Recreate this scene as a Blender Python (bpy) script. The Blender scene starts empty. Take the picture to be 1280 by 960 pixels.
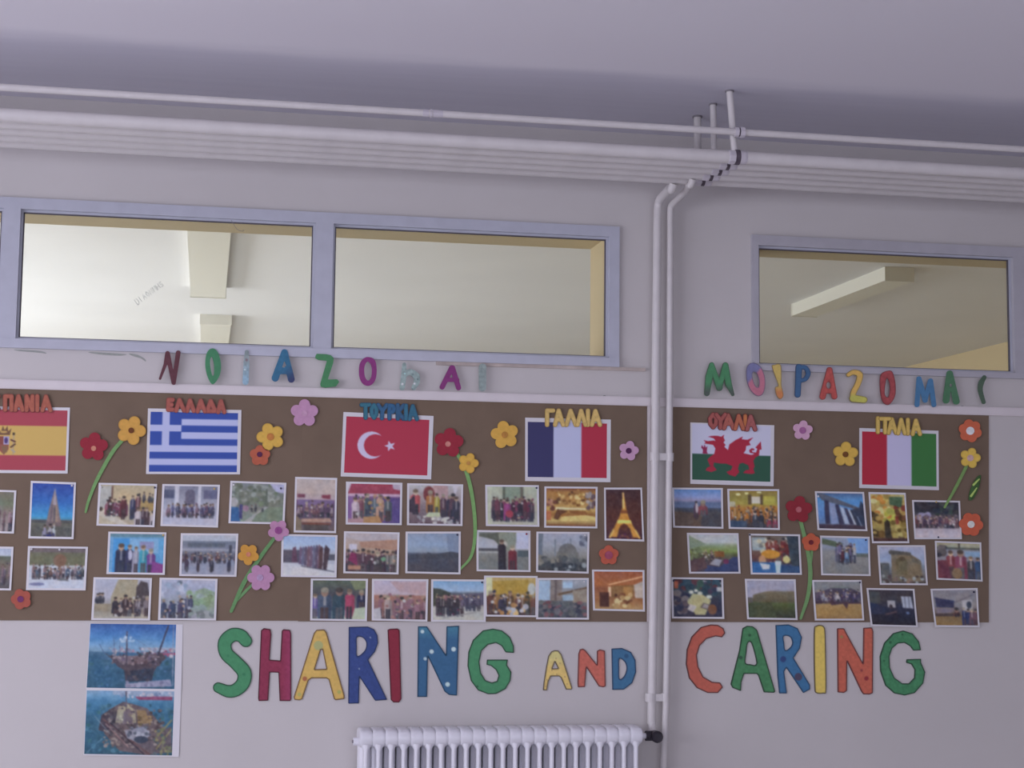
import bpy, math, random
import numpy as np
from mathutils import Vector, Matrix

# ------------------------------------------------------------------ camera, world, lights, exposure
EYE = 1.6                                    # eye level above the floor
CAM_Y = -5.242
FOC, YAW, PITCH, ROLL = 2000.0, 0.187904, 0.098979, 0.010637
_f = np.array([math.sin(YAW)*math.cos(PITCH), math.cos(YAW)*math.cos(PITCH), math.sin(PITCH)])
_r0 = np.array([math.cos(YAW), -math.sin(YAW), 0.0]); _u0 = np.cross(_r0, _f)
_r = math.cos(ROLL)*_r0 + math.sin(ROLL)*_u0
_u = -math.sin(ROLL)*_r0 + math.cos(ROLL)*_u0

scene = bpy.context.scene
COL = scene.collection
cam_d = bpy.data.cameras.new('camera'); cam = bpy.data.objects.new('camera', cam_d); COL.objects.link(cam)
cam_d.sensor_fit = 'HORIZONTAL'; cam_d.sensor_width = 36.0; cam_d.lens = FOC/1280*36.0
cam_d.clip_start = 0.05; cam_d.clip_end = 60
cam.matrix_world = Matrix(((_r[0], _u[0], -_f[0], 0), (_r[1], _u[1], -_f[1], CAM_Y),
                           (_r[2], _u[2], -_f[2], EYE), (0, 0, 0, 1)))
scene.camera = cam

w = bpy.data.worlds.new('sky'); scene.world = w; w.use_nodes = True
w.node_tree.nodes['Background'].inputs[0].default_value = (0.62, 0.72, 1.0, 1)
w.node_tree.nodes['Background'].inputs[1].default_value = 1.0

def area(name, loc, rot, sx, sy, power, colr):
    l = bpy.data.lights.new(name, 'AREA'); l.shape = 'RECTANGLE'; l.size = sx; l.size_y = sy
    l.energy = power; l.color = colr
    o = bpy.data.objects.new(name, l); COL.objects.link(o); o.location = loc; o.rotation_euler = rot
    return o
R90 = math.pi/2
# daylight through the hall's left-hand windows (light stands in the window openings)
area('hall_daylight', (-3.98, -3.6, 1.75), (0, -R90+.38, 0), 1.6, 4.6, 130, (0.90, 0.885, 1.0))
area('hall_fill_rear', (0.6, -8.95, 1.75), (R90-.35, 0, 0), 5.2, 1.5, 66, (0.92, 0.90, 1.0))  # unseen fill light, added at the rear wall to brighten the hall
# daylight through the classroom's windows beyond the partition
area('classroom_daylight', (-3.08, 4.4, 1.7), (0, -R90, 0), 1.4, 5.6, 165, (0.93, 0.95, 1.0))
sunlit = area('classroom_skylight_beam', (-3.05, 4.4, 1.7), (0, -R90+.80, 0), 1.4, 5.6, 145, (0.97, 0.98, 1.0))
sunlit.data.spread = math.radians(75)

scene.view_settings.view_transform = 'Standard'; scene.view_settings.look = 'None'
scene.view_settings.gamma = 1.0; scene.view_settings.use_curve_mapping = False
scene.view_settings.exposure = 0.0

# ------------------------------------------------------------------ measuring and colour helpers
def ray(px, py):
    px = np.asarray(px, float); py = np.asarray(py, float)
    return _f + ((px-640)/FOC)[..., None]*_r - ((py-480)/FOC)[..., None]*_u
def P(px, py, Y=0.0):
    """photo measurement -> metres on the plane y = Y (z from the floor)"""
    d = ray(px, py); t = (Y - CAM_Y)/d[..., 1]
    return d*t[..., None] + np.array([0, CAM_Y, EYE])
def PZ(px, py, Z):
    d = ray(px, py); t = (Z-EYE)/d[..., 2]
    return d*t[..., None] + np.array([0, CAM_Y, EYE])
def lin(c):
    c = np.asarray(c, float)/255.0
    return np.where(c <= 0.04045, c/12.92, ((c+0.055)/1.055)**2.4)
def hx(s): return np.array([int(s[i:i+2], 16) for i in (0, 2, 4)], float)
_wx = [0, 320, 640, 960, 1280]
_ww = np.array([(192, 183, 197), (184, 176, 193), (175, 167, 185), (161, 153, 169), (147, 140, 155)], float)
def pigment(c, x):
    """colour read off the photo at x beside white paper there -> reflectance"""
    c = hx(c) if isinstance(c, str) else np.asarray(c, float)
    wt = np.array([np.interp(x, _wx, _ww[:, k]) for k in range(3)])
    return np.clip(lin(c)/lin(wt)*0.73, 0.003, 0.9)

# ------------------------------------------------------------------ materials
def nmat(name, colr, rough=0.6, spec=0.3, metal=0.0, noise=None, bump=None):
    m = bpy.data.materials.new(name); m.use_nodes = True
    nt = m.node_tree; b = nt.nodes['Principled BSDF']
    b.inputs['Base Color'].default_value = (*colr, 1); b.inputs['Roughness'].default_value = rough
    b.inputs['Specular IOR Level'].default_value = spec; b.inputs['Metallic'].default_value = metal
    tc = nt.nodes.new('ShaderNodeTexCoord')
    if noise:
        sc, amt = noise
        n = nt.nodes.new('ShaderNodeTexNoise'); n.inputs['Scale'].default_value = sc; n.inputs['Detail'].default_value = 6
        nt.links.new(tc.outputs['Object'], n.inputs['Vector'])
        r = nt.nodes.new('ShaderNodeMapRange'); r.inputs[1].default_value = .3; r.inputs[2].default_value = .7
        r.inputs[3].default_value = 1-amt; r.inputs[4].default_value = 1+amt
        nt.links.new(n.outputs['Fac'], r.inputs[0])
        mx = nt.nodes.new('ShaderNodeVectorMath'); mx.operation = 'MULTIPLY'
        mx.inputs[0].default_value = colr
        nt.links.new(r.outputs[0], mx.inputs[1]); nt.links.new(mx.outputs[0], b.inputs['Base Color'])
    if bump:
        sc, st = bump
        n2 = nt.nodes.new('ShaderNodeTexNoise'); n2.inputs['Scale'].default_value = sc; n2.inputs['Detail'].default_value = 4
        nt.links.new(tc.outputs['Object'], n2.inputs['Vector'])
        bp = nt.nodes.new('ShaderNodeBump'); bp.inputs['Strength'].default_value = st; bp.inputs['Distance'].default_value = 0.002
        nt.links.new(n2.outputs['Fac'], bp.inputs['Height']); nt.links.new(bp.outputs[0], b.inputs['Normal'])
    return m
def vmat(name, rough=0.6, spec=0.25):
    m = bpy.data.materials.new(name); m.use_nodes = True
    nt = m.node_tree; b = nt.nodes['Principled BSDF']
    a = nt.nodes.new('ShaderNodeAttribute'); a.attribute_name = 'ink'
    nt.links.new(a.outputs['Color'], b.inputs['Base Color'])
    b.inputs['Roughness'].default_value = rough; b.inputs['Specular IOR Level'].default_value = spec
    return m
M = dict(
    wall=nmat('wall_paint', (.645, .61, .60), .7, .25, noise=(2.2, .025), bump=(60, .12)),
    cream=nmat('classroom_paint', (.66, .54, .34), .75, .2, noise=(3, .03)),
    cceil=nmat('classroom_ceiling_paint', (.76, .745, .73), .85, .1, noise=(1.4, .03)),
    floor=nmat('floor_terrazzo', (.62, .60, .60), .4, .4, noise=(90, .12)),
    cfloor=nmat('classroom_floor', (.38, .38, .38), .5, .4, noise=(40, .2)),
    frame=nmat('window_frame_paint', (.52, .53, .615), .35, .5, noise=(20, .04)),
    frame_dull=nmat('window_frame_paint_dull', (.50, .485, .53), .4, .4, noise=(20, .04)),
    bead=nmat('window_bead_paint', (.50, .51, .58), .4, .5),
    gasket=nmat('gasket', (.10, .09, .11), .6, .3),
    rail=nmat('rail_paint', (.77, .71, .72), .45, .4, noise=(12, .03)),
    pipe=nmat('pipe_paint', (.70, .665, .66), .38, .45, noise=(18, .04)),
    union=nmat('pipe_joint', (.10, .08, .10), .6, .3, noise=(80, .3)),
    union_paint=nmat('pipe_joint_paint', (.62, .58, .63), .5, .4),
    brown=nmat('brown_board_paper', (.215, .155, .112), .8, .15, noise=(7, .07)),
    paper=nmat('white_paper', (.77, .75, .78), .55, .3),
    rad=nmat('radiator_enamel', (.84, .83, .89), .3, .5),
    black=nmat('black_plastic', (.03, .025, .035), .45, .4),
    sill=nmat('sill_board', (.55, .47, .43), .7, .2, noise=(16, .18)),
    chip=nmat('chipped_plaster', (.40, .37, .36), .9, .1, noise=(60, .3)),
    lampb=nmat('lamp_housing', (.74, .72, .64), .5, .3),
    wire=nmat('old_wire', (.25, .23, .25), .6, .3),
    pin=nmat('pin_steel', (.75, .73, .75), .3, .5), pin_dark=nmat('pin_dark', (.03, .03, .08), .4, .5),
    pin_yellow=nmat('pin_yellow', (.62, .45, .15), .4, .4), pin_red=nmat('pin_red', (.35, .04, .05), .4, .4),
    ink=vmat('printed_photo', .42, .35), card=vmat('painted_card', .7, .2),
)
# hall ceiling: pale paint with a darker, streaked bluish-grey band above the row of heating pipes
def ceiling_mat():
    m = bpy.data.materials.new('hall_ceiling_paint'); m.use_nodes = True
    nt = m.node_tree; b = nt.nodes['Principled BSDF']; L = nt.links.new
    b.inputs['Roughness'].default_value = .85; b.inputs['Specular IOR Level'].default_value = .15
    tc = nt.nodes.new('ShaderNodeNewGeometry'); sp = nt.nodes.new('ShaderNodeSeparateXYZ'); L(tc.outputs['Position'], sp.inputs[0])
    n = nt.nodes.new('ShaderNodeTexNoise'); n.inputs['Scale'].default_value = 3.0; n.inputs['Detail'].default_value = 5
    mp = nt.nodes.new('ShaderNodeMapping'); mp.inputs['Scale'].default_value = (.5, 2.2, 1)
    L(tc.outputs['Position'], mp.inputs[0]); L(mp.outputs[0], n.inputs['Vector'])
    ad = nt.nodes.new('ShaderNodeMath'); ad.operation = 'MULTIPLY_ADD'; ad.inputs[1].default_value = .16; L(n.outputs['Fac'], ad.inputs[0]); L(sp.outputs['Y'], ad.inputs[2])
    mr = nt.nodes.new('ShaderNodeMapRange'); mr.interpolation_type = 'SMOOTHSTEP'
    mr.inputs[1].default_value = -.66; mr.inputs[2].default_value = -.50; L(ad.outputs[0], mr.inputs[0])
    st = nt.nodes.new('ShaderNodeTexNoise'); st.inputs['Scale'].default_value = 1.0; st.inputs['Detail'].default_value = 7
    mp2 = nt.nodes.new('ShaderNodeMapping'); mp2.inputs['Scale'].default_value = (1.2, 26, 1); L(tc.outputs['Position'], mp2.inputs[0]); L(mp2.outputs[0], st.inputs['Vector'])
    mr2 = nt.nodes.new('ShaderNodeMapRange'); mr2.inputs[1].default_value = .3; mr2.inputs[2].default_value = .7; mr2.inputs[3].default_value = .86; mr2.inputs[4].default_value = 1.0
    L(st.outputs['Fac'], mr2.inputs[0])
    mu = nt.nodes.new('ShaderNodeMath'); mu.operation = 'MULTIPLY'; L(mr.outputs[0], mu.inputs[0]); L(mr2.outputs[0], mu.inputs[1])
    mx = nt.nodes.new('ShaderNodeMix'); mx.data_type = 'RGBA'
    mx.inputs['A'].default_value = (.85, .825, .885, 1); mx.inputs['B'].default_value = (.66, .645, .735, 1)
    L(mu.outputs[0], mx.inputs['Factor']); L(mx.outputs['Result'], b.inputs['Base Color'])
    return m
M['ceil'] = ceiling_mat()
def glass_mat():
    m = bpy.data.materials.new('window_glass'); m.use_nodes = True
    nt = m.node_tree; nt.nodes.remove(nt.nodes['Principled BSDF']); out = nt.nodes['Material Output']
    t = nt.nodes.new('ShaderNodeBsdfTransparent'); t.inputs[0].default_value = (.95, .96, .95, 1)
    g = nt.nodes.new('ShaderNodeBsdfGlossy'); g.inputs['Roughness'].default_value = .03
    f = nt.nodes.new('ShaderNodeFresnel'); f.inputs[0].default_value = 1.35
    mx = nt.nodes.new('ShaderNodeMixShader')
    nt.links.new(f.outputs[0], mx.inputs[0]); nt.links.new(t.outputs[0], mx.inputs[1]); nt.links.new(g.outputs[0], mx.inputs[2])
    nt.links.new(mx.outputs[0], out.inputs[0]); return m
M['glass'] = glass_mat()

# ------------------------------------------------------------------ object helpers
WORLD = {}                                     # object name -> world location of its origin
def link(name, V, F, mat, parent=None, cols=None, smooth=False):
    V = np.asarray(V, float); lo, hi = V.min(0), V.max(0)
    base = WORLD[parent.name] if parent is not None else np.array([(lo[0]+hi[0])/2, (lo[1]+hi[1])/2, lo[2]])
    me = bpy.data.meshes.new(name); me.from_pydata((V-base).tolist(), [], [tuple(int(i) for i in f) for f in F])
    me.materials.append(mat)
    if cols is not None:
        at = me.color_attributes.new('ink', 'FLOAT_COLOR', 'POINT')
        c4 = np.ones((len(V), 4)); c4[:, :3] = cols; at.data.foreach_set('color', c4.ravel())
    if smooth: me.polygons.foreach_set('use_smooth', [True]*len(me.polygons))
    me.update()
    o = bpy.data.objects.new(name, me); COL.objects.link(o)
    if parent is not None: o.parent = parent
    else: o.location = base
    WORLD[o.name] = base
    return o
def empty(name, base):
    o = bpy.data.objects.new(name, None); COL.objects.link(o); o.location = base; o.empty_display_size = .05
    WORLD[o.name] = np.array(base, float); return o
def tag(o, label, cat, group=None, kind=None):
    if label: o['label'] = label
    if cat: o['category'] = cat
    if group: o['group'] = group
    if kind: o['kind'] = kind
    return o
class MB:
    def __init__(s): s.V = []; s.F = []
    def add(s, V, F):
        n = len(s.V); s.V += [list(v) for v in V]; s.F += [tuple(i+n for i in f) for f in F]; return s
    def box(s, x0, x1, y0, y1, z0, z1):
        V = [(x, y, z) for x in (x0, x1) for y in (y0, y1) for z in (z0, z1)]
        return s.add(V, [(0, 1, 3, 2), (4, 6, 7, 5), (0, 4, 5, 1), (2, 3, 7, 6), (0, 2, 6, 4), (1, 5, 7, 3)])
    def tube(s, pts, r, n=12, caps=True):
        pts = [Vector(p) for p in pts]; rs = r if isinstance(r, (list, tuple)) else [r]*len(pts)
        V = []; F = []; T = []
        for i in range(len(pts)):
            a = pts[max(i-1, 0)]; b = pts[min(i+1, len(pts)-1)]; T.append((b-a).normalized())
        up = Vector((0, 0, 1)) if abs(T[0].z) < .9 else Vector((0, 1, 0))
        nrm = (up - T[0]*up.dot(T[0])).normalized()
        for i, p in enumerate(pts):
            nrm = (nrm - T[i]*nrm.dot(T[i])).normalized(); bi = T[i].cross(nrm)
            for k in range(n):
                a = 2*math.pi*k/n; V.append(p + (nrm*math.cos(a)+bi*math.sin(a))*rs[i])
        for i in range(len(pts)-1):
            for k in range(n):
                a = i*n+k; b = i*n+(k+1) % n; F.append((a, b, b+n, a+n))
        if caps: F.append(tuple(range(n-1, -1, -1))); F.append(tuple((len(pts)-1)*n+k for k in range(n)))
        return s.add(V, F)
    def build(s, name, mat, parent=None, smooth=False): return link(name, s.V, s.F, mat, parent, None, smooth)
def bez(pts, k=6):
    """Catmull-Rom through the points"""
    p = [np.asarray(q, float) for q in pts]; p = [2*p[0]-p[1]] + p + [2*p[-1]-p[-2]]; out = []
    for i in range(1, len(p)-2):
        for j in range(k):
            t = j/k; a, b, c, d = p[i-1:i+3]
            out.append(.5*((2*b)+(c-a)*t+(2*a-5*b+4*c-d)*t*t+(3*b-a-3*c+d)*t**3))
    out.append(p[-2]); return out
def smooth_by(o, deg=35):
    me = o.data
    me.polygons.foreach_set('use_smooth', [True]*len(me.polygons))
    if hasattr(me, 'set_sharp_from_angle'): me.set_sharp_from_angle(angle=math.radians(deg))
    return o

# ------------------------------------------------------------------ flat shapes by signed distance
def sd_seg(X, Y, a, b, ra, rb):
    ax, ay = a; bx, by = b; dx, dy = bx-ax, by-ay; L = dx*dx+dy*dy+1e-9
    t = np.clip(((X-ax)*dx+(Y-ay)*dy)/L, 0, 1)
    return np.hypot(X-ax-t*dx, Y-ay-t*dy) - (ra+(rb-ra)*t)
def sd_poly(X, Y, pts):
    d = np.full(X.shape, 1e9); ins = np.zeros(X.shape, bool); n = len(pts)
    for i in range(n):
        a = pts[i]; b = pts[(i+1) % n]
        d = np.minimum(d, sd_seg(X, Y, a, b, 0, 0))
        c = ((a[1] > Y) != (b[1] > Y)) & (X < (b[0]-a[0])*(Y-a[1])/((b[1]-a[1]) if b[1] != a[1] else 1e-9)+a[0])
        ins ^= c
    return np.where(ins, -d, d)
def sd_ops(X, Y, ops, T):
    ox, oy, s = T; tr = lambda p: (ox+p[0]/s, oy+p[1]/s); D = np.full(X.shape, 1e9)
    for op in ops:
        neg = op[0][0] == '-'; k = op[0].lstrip('-')
        if k == 'p': d = sd_poly(X, Y, [tr(q) for q in op[1]])
        elif k == 'sp': d = sd_poly(X, Y, [tr(q) for q in closed_spline(op[1])])
        elif k in 'ls':
            pts = bez(op[1], 5) if k == 's' else op[1]; n = len(pts)
            r = op[2]; rr = [r]*n if not isinstance(r, (list, tuple)) else np.interp(np.linspace(0, 1, n), np.linspace(0, 1, len(r)), r)
            d = np.full(X.shape, 1e9)
            for i in range(n-1): d = np.minimum(d, sd_seg(X, Y, tr(pts[i]), tr(pts[i+1]), rr[i]/s, rr[i+1]/s))
        elif k == 'e':
            cx, cy, rx, ry, an = op[1]; cx, cy = tr((cx, cy)); rx /= s; ry /= s
            c, q = math.cos(an), math.sin(an); x = (X-cx)*c+(Y-cy)*q; y = -(X-cx)*q+(Y-cy)*c
            k0 = np.hypot(x/rx, y/ry); k1 = np.hypot(x/rx**2, y/ry**2)+1e-9; d = k0*(k0-1)/k1
            d = np.where(k0 < .02, -min(rx, ry), d)
        elif k == 'f':      # flower: cx, cy, R, petals, rot, depth
            cx, cy, Rr, n, ro, dep = op[1]; d = np.full(X.shape, 1e9)
            cx, cy = tr((cx, cy))
            for j in range(n):
                a = ro+2*math.pi*j/n; rp = Rr*dep
                d = np.minimum(d, np.hypot(X-cx-(Rr-rp)*math.cos(a), Y-cy-(Rr-rp)*math.sin(a))-rp)
            d = np.minimum(d, np.hypot(X-cx, Y-cy)-Rr*.5)
        D = np.maximum(D, -d) if neg else np.minimum(D, d)
    return D
def closed_spline(pts):
    p = list(pts); n = len(p); out = []
    for i in range(n):
        a, b, c, d = [np.asarray(p[(i+k-1) % n], float) for k in range(4)]
        for j in range(4):
            t = j/4; out.append(tuple(.5*((2*b)+(c-a)*t+(2*a-5*b+4*c-d)*t*t+(3*b-a-3*c+d)*t**3)))
    return out
_rs = np.random.RandomState(5); _nz = _rs.rand(64, 64)
def vnoise(x, y):
    xi = np.floor(x).astype(int); yi = np.floor(y).astype(int); fx = x-xi; fy = y-yi
    fx = fx*fx*(3-2*fx); fy = fy*fy*(3-2*fy); g = lambda a, b: _nz[a % 64, b % 64]
    return (g(xi, yi)*(1-fx)+g(xi+1, yi)*fx)*(1-fy)+(g(xi, yi+1)*(1-fx)+g(xi+1, yi+1)*fx)*fy
def plate(name, ops, T, off, thick, colr, parent=None, cell=1.2, edge=None, edge_w=1.0, mottle=.10, spots=(), two=None, mat='card'):
    """card cut-out lying on the wall plane: front face meshed from the distance field, side walls of real thickness"""
    ox, oy, s = T; xs = []; ys = []
    for op in ops:
        if op[0][0] == '-': continue
        if op[0] in ('e', 'f'):
            q = op[1]; rr = max(q[2], q[3]) if op[0] == 'e' else q[2]*s
            xs += [ox+(q[0]-rr)/s, ox+(q[0]+rr)/s]; ys += [oy+(q[1]-rr)/s, oy+(q[1]+rr)/s]
        else:
            r = 0
            if len(op) > 2: r = max(op[2]) if isinstance(op[2], (list, tuple)) else op[2]
            for q in op[1]: xs += [ox+(q[0]-r)/s, ox+(q[0]+r)/s]; ys += [oy+(q[1]-r)/s, oy+(q[1]+r)/s]
    x0, x1, y0, y1 = min(xs)-2, max(xs)+2, min(ys)-2, max(ys)+2
    nx = int((x1-x0)/cell)+2; ny = int((y1-y0)/cell)+2
    gx = x0+np.arange(nx)*cell; gy = y0+np.arange(ny)*cell; X, Y = np.meshgrid(gx, gy)
    S = sd_ops(X, Y, ops, T); S = np.where(np.abs(S) < 1e-4, -1e-4, S)
    ins = S < 0; pts = []; sds = []; idx = {}; F = []; rim = []
    def vert(key, x, y, sd):
        if key not in idx: idx[key] = len(pts); pts.append((x, y)); sds.append(sd)
        return idx[key]
    anyc = ins[:-1, :-1] | ins[1:, :-1] | ins[:-1, 1:] | ins[1:, 1:]
    for j, i in zip(*np.nonzero(anyc)):
        cs = [(j, i), (j+1, i), (j+1, i+1), (j, i+1)]; poly = []; cross = []
        for a in range(4):
            p, q = cs[a], cs[(a+1) % 4]
            if ins[p]: poly.append(vert(p, gx[p[1]], gy[p[0]], S[p]))
            if ins[p] != ins[q]:
                k = (min(p, q), max(p, q)); u = S[k[0]]/(S[k[0]]-S[k[1]])
                v = vert(k, gx[k[0][1]]+(gx[k[1][1]]-gx[k[0][1]])*u, gy[k[0][0]]+(gy[k[1][0]]-gy[k[0][0]])*u, 0.0)
                poly.append(v); cross.append((v, bool(ins[p])))
        if len(poly) >= 3: F.append(tuple(poly))
        if len(cross) == 2:
            a, b = (cross[0][0], cross[1][0]) if cross[0][1] else (cross[1][0], cross[0][0])
            rim.append((a, b))
    pts = np.array(pts); sds = np.array(sds); n = len(pts)
    Vf = P(pts[:, 0], pts[:, 1], -(off+thick)); Vb = Vf.copy(); Vb[:, 1] = -off
    rv = sorted({v for e in rim for v in e}); mp = {v: n+k for k, v in enumerate(rv)}
    V = np.vstack([Vf, Vb[rv]]) if rv else Vf
    F += [(b, a, mp[a], mp[b]) for a, b in rim]
    xm = pts[:, 0].mean()
    def pg(q):                                # marker and poster paint: soften the hand-read swatch
        q = hx(q) if isinstance(q, str) else np.asarray(q, float); l = q @ np.array([.3, .59, .11])
        return pigment((l+(q-l)*.72)*.93, xm)
    C = np.tile(pg(colr), (n, 1))
    if two is not None:                       # second colour blended along a direction: (col, nx, ny, c0, c1)
        c2, ax, ay, t0, t1 = two; t = np.clip((pts[:, 0]*ax+pts[:, 1]*ay-t0)/(t1-t0), 0, 1)[:, None]
        C = C*(1-t)+pg(c2)*t
    nz = vnoise(pts[:, 0]/3.1+7, pts[:, 1]/3.1)*.6+vnoise(pts[:, 0]/1.4, pts[:, 1]/1.4+9)*.4
    C = C*(1+(nz-.5)[:, None]*2*mottle)
    for sx, sy, sr, sc in spots:
        d = np.hypot(pts[:, 0]-sx, pts[:, 1]-sy); t = np.clip((sr-d)/1.0+.3, 0, 1)[:, None]; C = C*(1-t)+pg(sc)*t
    if edge is not None:
        t = np.clip((sds+edge_w+.5)/1.0, 0, 1)[:, None]; C = C*(1-t)+pg(edge)*t
    C = np.vstack([C, C[rv]]) if rv else C
    return link(name, V, F, M[mat], parent, C)

# ------------------------------------------------------------------ the setting
CEIL = EYE+1.412
XL, XR, YB = -4.0, 6.4, -9.0
def struct(name, mb, mat, label=None):
    o = mb.build(name, mat); o['kind'] = 'structure'; o['label'] = label or name.replace('_', ' '); return o
g1 = [-0.606-.052-.937, -0.606-.052, -0.606, .330, .389, 1.327]; g2 = [1.861, 2.817, 2.873, 3.80]
A0, A1, B0, B1 = g1[0]-.03, 1.332, 1.852, 3.83
ZA0, ZA1 = EYE+.618, EYE+1.053
def wall_around(y0, y1, xl, xr, z0, z1):
    m = MB(); m.box(xl, xr, y0, y1, z0, ZA0); m.box(xl, xr, y0, y1, ZA1, z1)
    m.box(xl, A0, y0, y1, ZA0, ZA1); m.box(A1, B0, y0, y1, ZA0, ZA1); m.box(B1, xr, y0, y1, ZA0, ZA1); return m
struct('wall_back', wall_around(0, .02, XL, XR, 0, CEIL), M['wall'], 'pale grey-white painted wall carrying the boards and high windows')
struct('wall_partition', wall_around(.02, .28, XL, XR, 0, CEIL), M['cream'], 'cream classroom side of the wall with deep window reveals')
struct('floor', MB().box(XL, XR, YB, 0, -.05, 0), M['floor'], 'grey hall floor')
struct('ceiling', MB().box(XL, XR, YB, 0, CEIL, CEIL+.05), M['ceil'], 'hall ceiling with a darker grey band over the pipes')
struct('wall_right', MB().box(XR, XR+.1, YB, .0, 0, CEIL), M['wall'])
m = MB(); m.box(XL-.1, XL, YB, 0, 0, .9); m.box(XL-.1, XL, YB, 0, 2.6, CEIL); m.box(XL-.1, XL, YB, -6.0, .9, 2.6); m.box(XL-.1, XL, -1.2, 0, .9, 2.6)
struct('wall_left', m, M['wall'])
m = MB(); m.box(XL, XR, YB-.1, YB, 0, .95); m.box(XL, XR, YB-.1, YB, 2.55, CEIL); m.box(XL, -2.1, YB-.1, YB, .95, 2.55); m.box(4.1, XR, YB-.1, YB, .95, 2.55)
struct('wall_front', m, M['wall'])
# classroom beyond
CX0, CX1, CY1 = -3.12, 5.38, 8.2
struct('floor_classroom', MB().box(CX0, CX1, .28, CY1, -.05, 0), M['cfloor'])
struct('ceiling_classroom', MB().box(CX0, CX1, .28, CY1, CEIL, CEIL+.05), M['cceil'], 'plain classroom ceiling seen through the high windows')
struct('wall_classroom_right', MB().box(CX1, CX1+.1, .28, CY1, 0, CEIL), M['cream'], 'cream classroom side wall seen through the right window')
struct('wall_classroom_far', MB().box(CX0, CX1, CY1, CY1+.1, 0, CEIL), M['cream'])
m = MB(); m.box(CX0-.1, CX0, .28, CY1, 0, .85); m.box(CX0-.1, CX0, .28, CY1, 2.5, CEIL); m.box(CX0-.1, CX0, .28, 1.5, .85, 2.5); m.box(CX0-.1, CX0, 7.3, CY1, .85, 2.5)
struct('wall_classroom_left', m, M['cream'])

# high windows: frame, beads, gaskets, panes
def window(name, panes, oL, oR, zb, zt, fl, fr, label, fm='frame', bt=.030):
    zb += EYE; zt += EYE
    root = empty(name, ((panes[0][0]+panes[-1][1])/2, 0, zb)); root['kind'] = 'structure'; root['label'] = label
    x0, x1 = panes[0][0], panes[-1][1]
    MB().box(x0-fl, x1+fr, -.014, .004, zt, zt+.036).build('window_frame', M[fm], root)
    MB().box(x0-fl, x1+fr, -.018, .004, zb-bt, zb).build('window_frame', M[fm], root)
    MB().box(x0-fl, x0, -.014, .004, zb, zt).build('window_frame', M[fm], root)
    MB().box(x1, x1+fr, -.014, .004, zb, zt).build('window_frame', M[fm], root)
    for k in range(len(panes)-1):
        MB().box(panes[k][1], panes[k+1][0], -.014, .012, zb, zt).build('mullion', M[fm], root)
    for a, b in panes:
        bd = MB(); g = MB(); t = .007
        bd.box(a, b, .004, .014, zt-t, zt); bd.box(a, b, .004, .014, zb, zb+t); bd.box(a, a+t, .004, .014, zb+t, zt-t); bd.box(b-t, b, .004, .014, zb+t, zt-t)
        bd.build('glazing_bead', M['bead'], root)
        q = .0035
        for xa, xb, za, zc in ((a+t, b-t, zt-t-q, zt-t), (a+t, b-t, zb+t, zb+t+q*.6), (a+t, a+t+q, zb+t, zt-t), (b-t-q, b-t, zb+t, zt-t)):
            g.box(xa, xb, .008, .016, za, zc)
        g.build('gasket', M['gasket'], root)
        MB().box(a+t, b-t, .0165, .0195, zb+t, zt-t).build('pane', M['glass'], root)
window('window_1', [(g1[0], g1[1]), (g1[2], g1[3]), (g1[4], g1[5])], 0, 0, .627, 1.044, .036, .036, 'long pale blue framed high window, left of the pipes')
window('window_2', [(g2[0], g2[1]), (g2[2], g2[3])], 0, 0, .621, 1.039, .024, .036, 'dull blue-grey framed high window right of the pipes', 'frame_dull', .020)

# painted rail above the boards (continuous behind the pipes)
def strip_pts(x0, y0, x1, y1, Y=0): return P(x0, y0, Y), P(x1, y1, Y)
zr = float(P(640, 492.2)[2]); zr2 = float(P(640, 503.3)[2])
rl = MB().box(XL, XR, -.012, 0, zr2, zr); rl.box(XL, XR, -.015, -.012, zr2+.004, zr-.004)
struct('trim_1', rl, M['rail'], 'white painted rail running above the boards')
# pale casing strips either side of the drop pipes
a = P(808.5, 600)[0]; b = P(838, 600)[0]; zb_ = P(820, 777)[2]
struct('trim_2', MB().box(a, a+.012, -.006, 0, zb_, zr2).box(b-.010, b, -.006, 0, zb_, zr2), M['rail'], 'thin white batten strips beside the drop pipes')
# sill board strip left bare below the middle window
s0, s1 = float(P(545, 453)[0]), float(P(806, 462)[0])
zs = float(P(640, 455.5)[2])
struct('trim_3', MB().box(s0, s1, -.010, 0, zs-.010, zs+.001), M['sill'], 'worn bare wood strip under the long window')

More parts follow.
